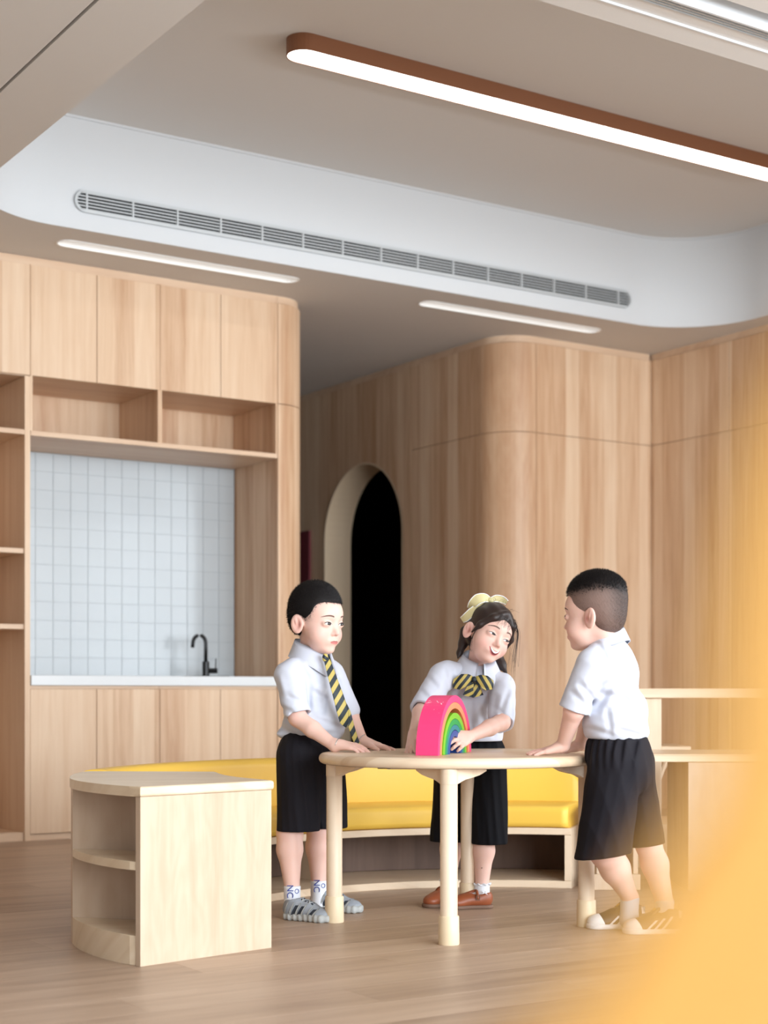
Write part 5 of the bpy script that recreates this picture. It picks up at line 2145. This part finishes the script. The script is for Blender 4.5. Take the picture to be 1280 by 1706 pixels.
    for k in range(18):           # loose strands by the far cheek
        j = lambda a: r.gauss(0, a)
        sx = j(1.0)
        strand([pt(858 + j(2), 1036 + j(4), 5.37), pt(862 + sx * 2, 1052, 5.35), pt(859 + sx * 3.5, 1075, 5.335), pt(856 + sx * 4, 1098 + j(5), 5.33), pt(853 + sx * 4.5, 1112 + j(10), 5.33)], 0.0006)
    for k in range(12):           # wisps before the near ear
        j = lambda a: r.gauss(0, a)
        sx = j(1.0)
        strand([H.w(0.060, -0.040, 0.052) + V3(j(.002), 0, j(.002)), H.w(0.050 + j(.002), -0.068, 0.012), H.w(0.036 + j(.002), -0.0745, -0.025), H.w(0.036 + j(.003), -0.070, -0.06 + j(.012)), H.w(0.044 + j(.003), -0.062, -0.088 + j(.014))], 0.0006)
    for k in range(34):           # thin fringe over the forehead
        j = lambda a: r.gauss(0, a)
        t = r.uniform(-0.9, 1.3)
        a0 = H.w(0.078, t * 0.030, 0.078)
        b0 = H.w(0.0905, t * 0.040 + j(.003), 0.048)
        c0 = H.w(0.0905, t * 0.050 + j(.004), 0.032 + j(.008))
        strand([a0, b0, c0], 0.0005)
    for k in range(24):           # flyaway hairs on top
        a = r.uniform(0, 2 * math.pi)
        q = r.uniform(0.2, 0.9)
        p0 = V3(-0.01 + 0.09 * q * math.cos(a), 0.075 * q * math.sin(a), 0.035 + 0.083 * math.sqrt(1 - q * q))
        d0 = unit(p0 - V3(0, 0, 0.0)) * 0.013
        strand([H.w(*p0), H.w(*(p0 + d0 + V3(r.gauss(0, .006), r.gauss(0, .006), 0.002))), H.w(*(p0 + 1.5 * d0 + V3(r.gauss(0, .014), r.gauss(0, .014), -0.002)))], 0.0004)
    obj('hair_strands', bm, M['hair_brown'], hc, sm=True)['kind'] = 'stuff'
    # --- organza bow at the back of the head
    def loop(name, pts, wv, parent):
        C = spline(pts, 6)
        n = len(C)
        W = [0.35 + 0.65 * math.sin(math.pi * min(1, (i + 0.5) / n * 1.0)) for i in range(n)]
        S = [np.asarray(wv) * w for w in W]
        return ribbon(name, C, S, M['organza'], parent, 0.0008, 1)
    bd = 5.43
    c0 = pt(817, 1000, bd)
    bw = empty('hair_bow')
    bw.parent = root
    kn = [('u', ell(c0, (0.013, 0.013, 0.011), H.R), 0)]
    kn_o = solid('bow_knot', kn, 0.0025, M['organza'], bw)

    def wave(name, px, hw):
        C = spline([pt(x, y, d) for x, y, d in px], 6)
        n = len(C)
        W = np.interp(np.linspace(0, 1, n), np.linspace(0, 1, len(hw)), hw)
        T = [unit(C[min(i + 1, n - 1)] - C[max(i - 1, 0)]) for i in range(n)]
        S = [(unit(np.cross(V3(0, -1, 0), t)) * 0.92 + V3(0, -0.4, 0)) * w for t, w in zip(T, W)]
        o_ = ribbon(name, C, S, M['organza'], bw, 0.0009, 1)
        bm = bmesh.new()
        for sg in (-1, 1):
            add_tube(bm, [tuple(c + s_ * sg) for c, s_ in zip(C, S)], 0.0013, 5)
        obj('ribbon_edge', bm, M['sock'], o_, sm=True)
    wave('bow_loop', [(817, 1000, bd), (808, 996, bd - .02), (797, 998, bd - .03), (788, 1006, bd - .03), (783, 1014, bd - .01)], [0.008, 0.016, 0.019, 0.016, 0.010])
    wave('bow_loop', [(817, 1000, bd), (806, 1004, bd + .01), (792, 1010, bd + .02), (783, 1014, bd - .01)], [0.006, 0.014, 0.016, 0.010])
    wave('bow_tail', [(812, 1003, bd - .01), (798, 1010, bd - .03), (786, 1020, bd - .035), (776, 1029, bd - .03), (770, 1033, bd - .02)], [0.006, 0.012, 0.015, 0.014, 0.011])
    wave('bow_loop', [(817, 1000, bd), (827, 997, bd + .01), (837, 999, bd + .02), (845, 1004, bd + .02)], [0.008, 0.012, 0.012, 0.008])
    # --- shirt
    sRe, sLe = pt(705, 1183, 5.282), pt(835, 1204, 5.285)
    dR, dL = unit(sRe - pt(737, 1126, 5.41)), unit(sLe - pt(840, 1145, 5.42))
    q = [('u', ell(pt(790, 1155, 5.49), (0.078, 0.108, 0.10), B), 0), ('u', ell(pt(789, 1218, 5.54), (0.090, 0.106, 0.10), B), 0.05),
         ('u', cap(pt(745, 1118, 5.43), pt(838, 1138, 5.43), 0.038, 0.036), 0.04), ('u', cap(N + V3(0, 0.01, -0.015), N + V3(0.002, 0, 0.004), 0.046, 0.038), 0.03),
         ('u', capcut(pt(737, 1126, 5.41), sRe + dR * 0.03, 0.047, 0.047, dR, sRe + dR * 0.003), 0.010), ('u', capcut(pt(838, 1146, 5.42), sLe + dL * 0.03, 0.044, 0.044, dL, sLe + dL * 0.003), 0.010)]
    q.append(('d', folds(21, 0.0007, [((1, 0.2, 0.7), 75, 0.8), ((0.9, 0, -0.8), 85, 0.6), ((0.2, 0, 1), 110, 0.4)]), 0))
    q.append(('d', creases([(741, 1118, 747, 1164), (700, 1150, 722, 1176), (712, 1128, 730, 1150), (824, 1160, 817, 1192), (846, 1148, 828, 1184), (786, 1165, 787, 1212), (800, 1176, 813, 1222),
                            (760, 1165, 770, 1205), (838, 1195, 822, 1178), (806, 1212, 826, 1226), (768, 1150, 752, 1176), (850, 1165, 846, 1200)], 0.0042, 4.5, 5.42), 0))
    for e_, d_ in ((sRe, dR), (sLe, dL)):
        Rr = frame(d_, (0.3, 1, 0.2))
        q.append(('s', cap(e_ - d_ * 0.001, e_ + d_ * 0.05, 0.034), 0.003))
    q.append(('i', half(V3(0, 0, -1), V3(0, 0, TZ + 0.025)), 0.004))
    sh = solid('shirt', q, 0.0032, M['shirt'], root, it=1)
    collar('collar', N + V3(0.002, 0.0, 0.016), frame(V3(0.10, -0.97, -0.16), roll=-0.10), 0.046, 0.088, 0.034, -0.020, M['shirt'], sh, gap=10, drop=0.034, front_pull=0.022)
    # placket buttons
    # --- bow tie
    c0 = pt(790, 1133, 5.365)
    def wing(name, pts, hw):
        C = spline(pts, 5)
        n = len(C)
        W = np.interp(np.linspace(0, 1, n), np.linspace(0, 1, len(hw)), hw)
        S = [unit(V3(0.10, 0, 1)) * w for w in W]
        return ribbon(name, C, S, M['tie'], bt_, 0.007, 34, slant=0.8)
    bt_ = empty('bow_tie')
    bt_.parent = root
    wing('wing', [pt(790, 1132, 5.366), pt(780, 1133, 5.354), pt(768, 1136, 5.352), pt(756, 1139, 5.362)], [0.007, 0.020, 0.027, 0.016])
    wing('wing', [pt(790, 1132, 5.366), pt(800, 1134, 5.354), pt(811, 1138, 5.353), pt(821, 1141, 5.362)], [0.007, 0.020, 0.025, 0.015])
    for sgn, xs_ in ((-1, (789, 784, 780)), (1, (791, 794, 797))):
        C = spline([pt(xs_[0], 1134, 5.368), pt(xs_[1], 1147, 5.362), pt(xs_[2], 1160, 5.366)], 5)
        ribbon('tail', C, [V3(1, 0, 0.25 * sgn) * w for w in np.linspace(0.007, 0.018, len(C))], M['tie'], bt_, 0.003, 34)
    kk = solid('knot', [('u', ell(pt(790, 1132, 5.352), (0.009, 0.009, 0.011)), 0)], 0.002, M['tie'], bt_)
    at = kk.data.attributes.new('stripe', 'FLOAT', 'POINT')
    at.data.foreach_set('value', np.zeros(len(kk.data.vertices), np.float32))
    # --- culottes
    q = [('u', ell(pt(790, 1250, 5.59), (0.095, 0.110, 0.085), B), 0),
         ('u', cap(pt(764, 1262, 5.62), pt(751, 1415, 5.61), 0.082, 0.076), 0.03),
         ('u', cap(pt(812, 1262, 5.56), pt(815, 1412, 5.51), 0.068, 0.066), 0.012)]
    q.append(('d', folds(22, 0.0028, [((1, 0.25, 0.05), 95, 0.9), ((1, -0.4, 0.08), 140, 0.5)]), 0))
    q += [('i', half(V3(0.0, 0, -1), V3(0, 0, 0.223)), 0.003), ('i', half(V3(0, 0, 1), V3(0, 0, TZ + 0.065)), 0.006),
          ('s', cap(V3(*pt(812, 0, 5.525)[:2], 0.16), V3(*pt(812, 0, 5.525)[:2], 0.20), 0.054), 0.004), ('s', cap(V3(*kR[:2], 0.16), V3(*kR[:2], 0.20), 0.055), 0.004)]
    solid('culottes', q, 0.0036, M['skirt'], root, it=1)
    # --- socks, shoes
    for a, heel, ang in ((aL, pt(822, 1512, 5.50), math.radians(190)), (aR, pt(754, 1500, 5.63), math.radians(235))):
        S = ShoeFrame(heel, ang)
        c = S.w(0.036, 0, 0)
        sk = [('u', cap(V3(a[0], a[1], 0.03), V3(a[0], a[1], 0.085), 0.0275, 0.0275), 0), ('i', half(V3(0, 0, 1), V3(0, 0, 0.084)), 0.002),
              ('u', cap(V3(a[0], a[1], 0.035), S.w(0.10, 0, 0.03), 0.027, 0.02), 0.01)]
        so = solid('sock', sk, 0.003, M['sock'], root)
        bm = bmesh.new()
        ring = [V3(a[0] + (0.029 + 0.003 * math.sin(9 * t)) * math.cos(t), a[1] + (0.029 + 0.003 * math.sin(9 * t)) * math.sin(t), 0.084 + 0.002 * math.cos(9 * t)) for t in np.linspace(0, 2 * math.pi, 73)]
        add_tube(bm, ring, 0.0028, 6, False)
        obj('lace_frill', bm, M['sock'], so, sm=True)
        up = upper_ops(S, 0.168, True)
        shoe = solid('shoe', up, 0.0028, M['tan_leather'], root)
        solid('sole', [('u', sole_prim(S, 0.168, 0.031, 0.0, 0.013, 0.003, 0.002), 0)], 0.003, M['brown_sole'], shoe)
        # T-strap over the instep with buckle
        bm = bmesh.new()
        Pz = [tuple(S.w(0.062, 0.031 * math.cos(t), 0.034 + 0.029 * math.sin(t))) for t in np.linspace(0, math.pi, 15)]
        add_tube(bm, Pz, 0.005, 8)
        obj('strap', bm, M['tan_leather'], shoe, sm=True)
        bm = bmesh.new()
        Pz = [tuple(S.w(0.062, 0, 0.061)), tuple(S.w(0.085, 0, 0.054)), tuple(S.w(0.108, 0, 0.046))]
        add_tube(bm, Pz, 0.006, 8)
        obj('strap', bm, M['tan_leather'], shoe, sm=True)
        bm = bmesh.new()
        for q1, q2 in (((-0.006, -0.007), (0.006, -0.007)), ((0.006, -0.007), (0.006, 0.007)), ((0.006, 0.007), (-0.006, 0.007)), ((-0.006, 0.007), (-0.006, -0.007))):
            add_tube(bm, [tuple(S.w(0.062 + q1[0], 0.0345, 0.040 + q1[1])), tuple(S.w(0.062 + q2[0], 0.0345, 0.040 + q2[1]))], 0.0014, 6)
        obj('buckle', bm, M['brown_sole'], shoe)
        bm = bmesh.new()
        lp = S.w(0.04, 0.034, 0.058)
        for ax_ in ((1, 0.7), (1, -0.6), (-1, 0.6), (-1, -0.8)):
            add_tube(bm, [tuple(lp), tuple(lp + S.f * ax_[0] * 0.011 + V3(0, 0, ax_[1] * 0.009))], [0.0022, 0.0012], 6)
        obj('sock_bow', bm, M['sock'], so, sm=True)
    return H


# ------------------------------------------------------------------ boy on the right
def boy_two():
    root = rootp('boy in white shirt and black shorts seen from behind, leaning on the table', None)
    bf = unit(V3(-0.94, 0.34, 0))
    B = frame(unit(V3(-0.94, 0.34, -0.16)))
    H = Head(pt(994, 1023, 4.84), V3(-0.87, 0.49, -0.05), s=1.06)
    o = list(H.ops)
    N = pt(1014, 1078, 4.86)
    o.append(('u', cap(N, H.w(-0.02, 0, -0.05), 0.040, 0.041), 0.022))
    o.append(('u', ell(pt(1019, 1130, 4.88), (0.060, 0.078, 0.13), B), 0.03))
    o.append(('u', ell(pt(1030, 1215, 4.87), (0.072, 0.080, 0.09), B), 0.03))
    shL, elL, wrL = pt(987, 1104, 4.77), pt(957, 1183, 4.80), pt(939, 1240, 4.885)
    limb(o, [shL, elL, wrL], [0.037, 0.0315, 0.0205], 0.012)
    hand_ops(o, V3(wrL[0], wrL[1], wrL[2] - 0.006), V3(-0.95, 0.18, -0.26), V3(-0.25, -0.1, 1), -1, 1.0,
             curl=((-0.10, 0.06, 0.02), (-0.12, 0.06, 0.02), (-0.10, 0.08, 0.04), (-0.06, 0.12, 0.04)), spread=0.10)
    shR, elR, wrR = pt(1000, 1104, 4.96), pt(985, 1185, 5.02), pt(968, 1238, 5.06)
    limb(o, [shR, elR, wrR], [0.036, 0.030, 0.0195], 0.012)
    hand_ops(o, V3(wrR[0], wrR[1], wrR[2] - 0.006), V3(-0.9, 0.35, -0.26), V3(-0.25, 0, 1), +1, 1.0, curl=(-0.08, 0.06, 0.02), spread=0.1)
    aL, kL, hL = pt(1050, 1495, 4.99), pt(1010, 1418, 4.90), pt(1028, 1268, 4.82)
    aR, kR, hR = pt(1108, 1506, 4.925), pt(1080, 1404, 4.97), pt(1050, 1268, 4.93)
    limb(o, [hL, kL], [0.072, 0.050], 0.03)
    limb(o, [kL, kL * 0.62 + aL * 0.38, aL], [0.050, 0.045, 0.026], 0.02)
    limb(o, [hR, kR], [0.070, 0.040], 0.03)
    limb(o, [kR, kR * 0.65 + aR * 0.35 + V3(0.003, 0, 0), aR], [0.038, 0.041, 0.027], 0.02)
    for a in (aL, aR):
        limb(o, [a, V3(a[0] - 0.004, a[1], 0.045)], [0.026, 0.025], 0.01)
    lo, hi = H.C[2] - 0.13, H.C[2] + 0.14
    solid('body', o, 0.0034, M['skin'], root, body_tint(H, [(elL, 0.035, 0.3), (wrL + V3(-0.09, 0.01, -0.02), 0.03, 0.3), (kL, 0.05, 0.35)]),
          fine=([(pt(870, 0, 4.9)[0], pt(1050, 0, 4.9)[0], 0.0024)], [(4.74, 5.0, 0.0026)], [(0.545, 0.62, 0.0019), (lo, hi, 0.0021)]), it=1)
    face_parts(H, root)
    lips_closed(H, root)
    # --- hair: full on top, clipped short at the sides
    h = [('u', H.e(-0.005, 0, 0.0345, 0.0885, 0.0745, 0.0795), 0), ('u', H.e(-0.036, 0, -0.008, 0.050, 0.058, 0.056), 0.02),
         ('u', H.e(-0.006, 0, 0.060, 0.084, 0.068, 0.066), 0.02),
         ('s', rbox(H.w(0.125, 0, -0.045), (0.082, 0.14, 0.108), 0.026, H.R), 0.004),
         ('s', rbox(H.w(0.040, 0, -0.10), (0.056, 0.14, 0.098), 0.014, H.R), 0.004),
         ('s', rbox(H.w(-0.03, 0, -0.120), (0.14, 0.14, 0.062), 0.02, H.rot(0.2)), 0.004)]
    top_c, side_c = lin(24, 19, 18), lin(126, 103, 94)
    def ht(P):
        L = H.loc(P)
        w = 1 / (1 + np.exp(-((L[:, 2] - 0.066 + 0.05 * L[:, 0]) / 0.0075)))
        back = 1 / (1 + np.exp((L[:, 0] + 0.072) / 0.010))
        w = np.clip(w + back * 0.85, 0, 1)
        n = 0.5 + 0.5 * np.sin(900 * L[:, 0] + 300 * L[:, 2]) * np.sin(700 * L[:, 2] + 150 * L[:, 1])
        w = np.clip(w + 0.16 * (n - 0.5), 0, 1)[:, None]
        return top_c * w + side_c * (1 - w)
    hc = solid('hair', h, 0.0024, M['hair_tint'], root, ht, it=2)
    bristles(hc, 10000, 0.010, H, M['hair'], 'hair_tufts', hc, lambda L: L[:, 2] + 0.05 * L[:, 0] + rng.normal(size=len(L)) * 0.008 > 0.068, lean=(0.1, 0, 0.5), seed=4)
    bristles(hc, 9000, 0.0045, H, plain('clipped_hair', srgb(84, 66, 59), 0.7), 'clipped_hair', hc, lambda L: L[:, 2] < 0.07, lean=(-0.4, 0, -1.4), jitter=0.3, seed=6)
    # --- shirt
    sE, sS = pt(957, 1181, 4.80), pt(986, 1104, 4.775)
    dS = unit(sE - sS)
    sE2, sS2 = pt(985, 1180, 5.02), pt(1002, 1104, 4.97)
    dS2 = unit(sE2 - sS2)
    q = [('u', ell(pt(1017, 1122, 4.87), (0.088, 0.112, 0.105), B), 0), ('u', ell(pt(1025, 1206, 4.86), (0.100, 0.112, 0.100), B), 0.05),
         ('u', cap(pt(998, 1092, 4.79), pt(1012, 1094, 4.95), 0.040, 0.040), 0.04), ('u', cap(N + V3(0.004, 0, -0.02), N + V3(-0.006, 0, 0.008), 0.056, 0.049), 0.03),
         ('u', ell(pt(1068, 1222, 4.87), (0.022, 0.07, 0.016), B), 0.025), ('u', ell(pt(1058, 1176, 4.86), (0.035, 0.07, 0.04), B), 0.03),
         ('u', capcut(sS, sE + dS * 0.03, 0.046, 0.0475, dS, sE + dS * 0.003), 0.010), ('u', capcut(sS2, sE2 + dS2 * 0.03, 0.045, 0.046, dS2, sE2 + dS2 * 0.003), 0.010)]
    q.append(('d', folds(31, 0.0007, [((0.8, 0.2, 0.9), 70, 0.9), ((1, 0, -0.5), 60, 0.7), ((0.3, 0, 1), 105, 0.5), ((-0.6, 0.3, 1), 130, 0.3)]), 0))
    q.append(('d', creases([(1000, 1142, 1042, 1126), (1001, 1156, 1052, 1166), (991, 1072, 1010, 1112), (1012, 1146, 990, 1186), (1006, 1180, 1011, 1222), (976, 1212, 1012, 1223), (1036, 1166, 1072, 1196),
                            (1000, 1096, 976, 1146), (1020, 1214, 1066, 1225), (960, 1140, 985, 1168), (1030, 1090, 1048, 1130), (1040, 1196, 1062, 1214), (946, 1150, 966, 1172)], 0.0048, 5.0, 4.84), 0))
    for e_, d_ in ((sE, dS), (sE2, dS2)):
        q.append(('s', cap(e_ - d_ * 0.002, e_ + d_ * 0.05, 0.0375), 0.003))
    q.append(('i', half(V3(-0.06, 0, -1), pt(1030, 1233, 4.86)), 0.008))
    sh = solid('shirt', q, 0.0032, M['shirt'], root, it=1)
    collar('collar', N + V3(0.0, 0, 0.008), frame(unit(V3(-0.92, 0.36, -0.24))), 0.055, 0.078, 0.036, -0.012, M['shirt'], sh, drop=0.02, front_pull=0.004)
    # --- shorts
    q = [('u', ell(pt(1030, 1250, 4.865), (0.098, 0.114, 0.085), B), 0), ('u', ell(pt(1055, 1285, 4.87), (0.06, 0.095, 0.07), B), 0.04),
         ('u', cap(pt(1024, 1275, 4.825), pt(1003, 1445, 4.845), 0.082, 0.086), 0.03),
         ('u', cap(pt(1050, 1275, 4.93), pt(1082, 1430, 4.97), 0.072, 0.058), 0.03)]
    def gather(x, y, z):
        w = np.clip((z - 0.50) / 0.07, 0, 1) * (z < 0.62)
        return 0.0035 * w * np.sin(230 * (x * 0.9 - y * 0.6)) + 0.0
    q.append(('d', gather, 0))
    q.append(('d', folds(32, 0.0024, [((1, 0.4, 0.35), 62, 0.9), ((1, -0.3, -0.2), 90, 0.5)]), 0))
    q += [('i', half(unit(V3(0.14, 0, -1)), pt(1004, 1426, 4.845)), 0.003), ('i', half(V3(0.0, 0, 1), pt(1030, 1212, 4.865)), 0.006),
          ('s', cap(kL + V3(0.004, 0.01, -0.05), kL + V3(0, 0, 0.03), 0.064), 0.004), ('s', cap(kR + V3(0.01, 0, -0.05), kR + V3(0, 0, 0.03), 0.047), 0.004)]
    so_ = solid('shorts', q, 0.0034, M['shorts'], root, it=1)
    # --- socks and shoes
    for a, heel, ang in ((aL, pt(1076, 1547, 5.02), math.radians(180)), (aR, pt(1137, 1550, 4.925), math.radians(184))):
        S = ShoeFrame(heel, ang)
        L = 0.188
        sk = [('u', cap(V3(a[0] - 0.004, a[1], 0.03), V3(a[0], a[1], 0.108), 0.029, 0.030), 0), ('i', half(V3(0, 0, 1), V3(0, 0, 0.104)), 0.002),
              ('u', cap(V3(a[0], a[1], 0.035), S.w(0.08, 0, 0.03), 0.027, 0.02), 0.01)]
        solid('sock', sk, 0.003, M['sock_grey'], root)
        up = upper_ops(S, L, False, 0.080)
        shoe = solid('shoe', up, 0.0028, M['black_leather'], root)
        solid('sole', [('u', sole_prim(S, L, 0.0335, 0.0, 0.017, 0.004, 0.003), 0)], 0.003, M['white_rubber'], shoe)
        k = L / 0.18
        tc = [('u', S.e(0.138 * k, 0, 0.0215, 0.0415 * k, 0.0345, 0.0255), 0), ('i', half((-1, 0, 0.5) @ S.R, S.w(0.138, 0, 0.03)), 0.003), ('i', half((0, 0, -1), S.w(0, 0, 0.012)), 0.002)]
        solid('toe_cap', tc, 0.0026, M['white_rubber'], shoe)
        for sd in (-1, 1):
            for j in range(3):
                side_patch('stripe', S, up, lambda A, Bq, j=j: (0.118 - 0.024 * j + 0.0042 * A - 0.030 * Bq, 0.014 + (0.030 + 0.006 * j) * Bq), 5, 12, 0.0012, M['white_rubber'], shoe, sd)
        side_patch('heel_tab', S, up, lambda A, Bq: (0.010 + 0.006 * A, 0.050 + 0.022 * Bq), 5, 6, 0.0012, M['white_rubber'], shoe, 1)
        # tongue with the gold leaf mark
        tg = [('u', rbox(S.w(0.088, 0, 0.068), (0.020, 0.020, 0.005), 0.004, frame(unit(S.f * 0.75 + V3(0, 0, -0.66)))), 0)]
        tn = solid('tongue', tg, 0.0022, M['black_leather'], shoe)
        Rt = frame(unit(S.f * 0.75 + V3(0, 0, -0.66)))
        bm = bmesh.new()
        cc = S.w(0.088, 0, 0.068) + Rt[2] * 0.0052
        for aa in (-0.65, 0, 0.65):
            dl = -Rt[0] * math.cos(aa) + Rt[1] * math.sin(aa)
            dw = np.cross(Rt[2], dl)
            ring = [cc + Rt[0] * 0.005 + dl * (0.009 + 0.007 * math.cos(t)) + dw * 0.0042 * math.sin(t) for t in np.linspace(0, 2 * math.pi, 15)[:-1]]
            vs_ = [bm.verts.new(p) for p in ring]
            v2_ = [bm.verts.new(p + Rt[2] * 0.0012) for p in ring]
            skin_loops(bm, vs_, v2_)
            bm.faces.new(v2_)
        add_tube(bm, [tuple(cc + Rt[0] * 0.009 - Rt[1] * 0.009 + Rt[2] * 0.0005), tuple(cc + Rt[0] * 0.009 + Rt[1] * 0.009 + Rt[2] * 0.0005)], 0.001, 6)
        obj('gold_mark', bm, M['gold'], tn)
    return H


boy_one()
girl()
boy_two()
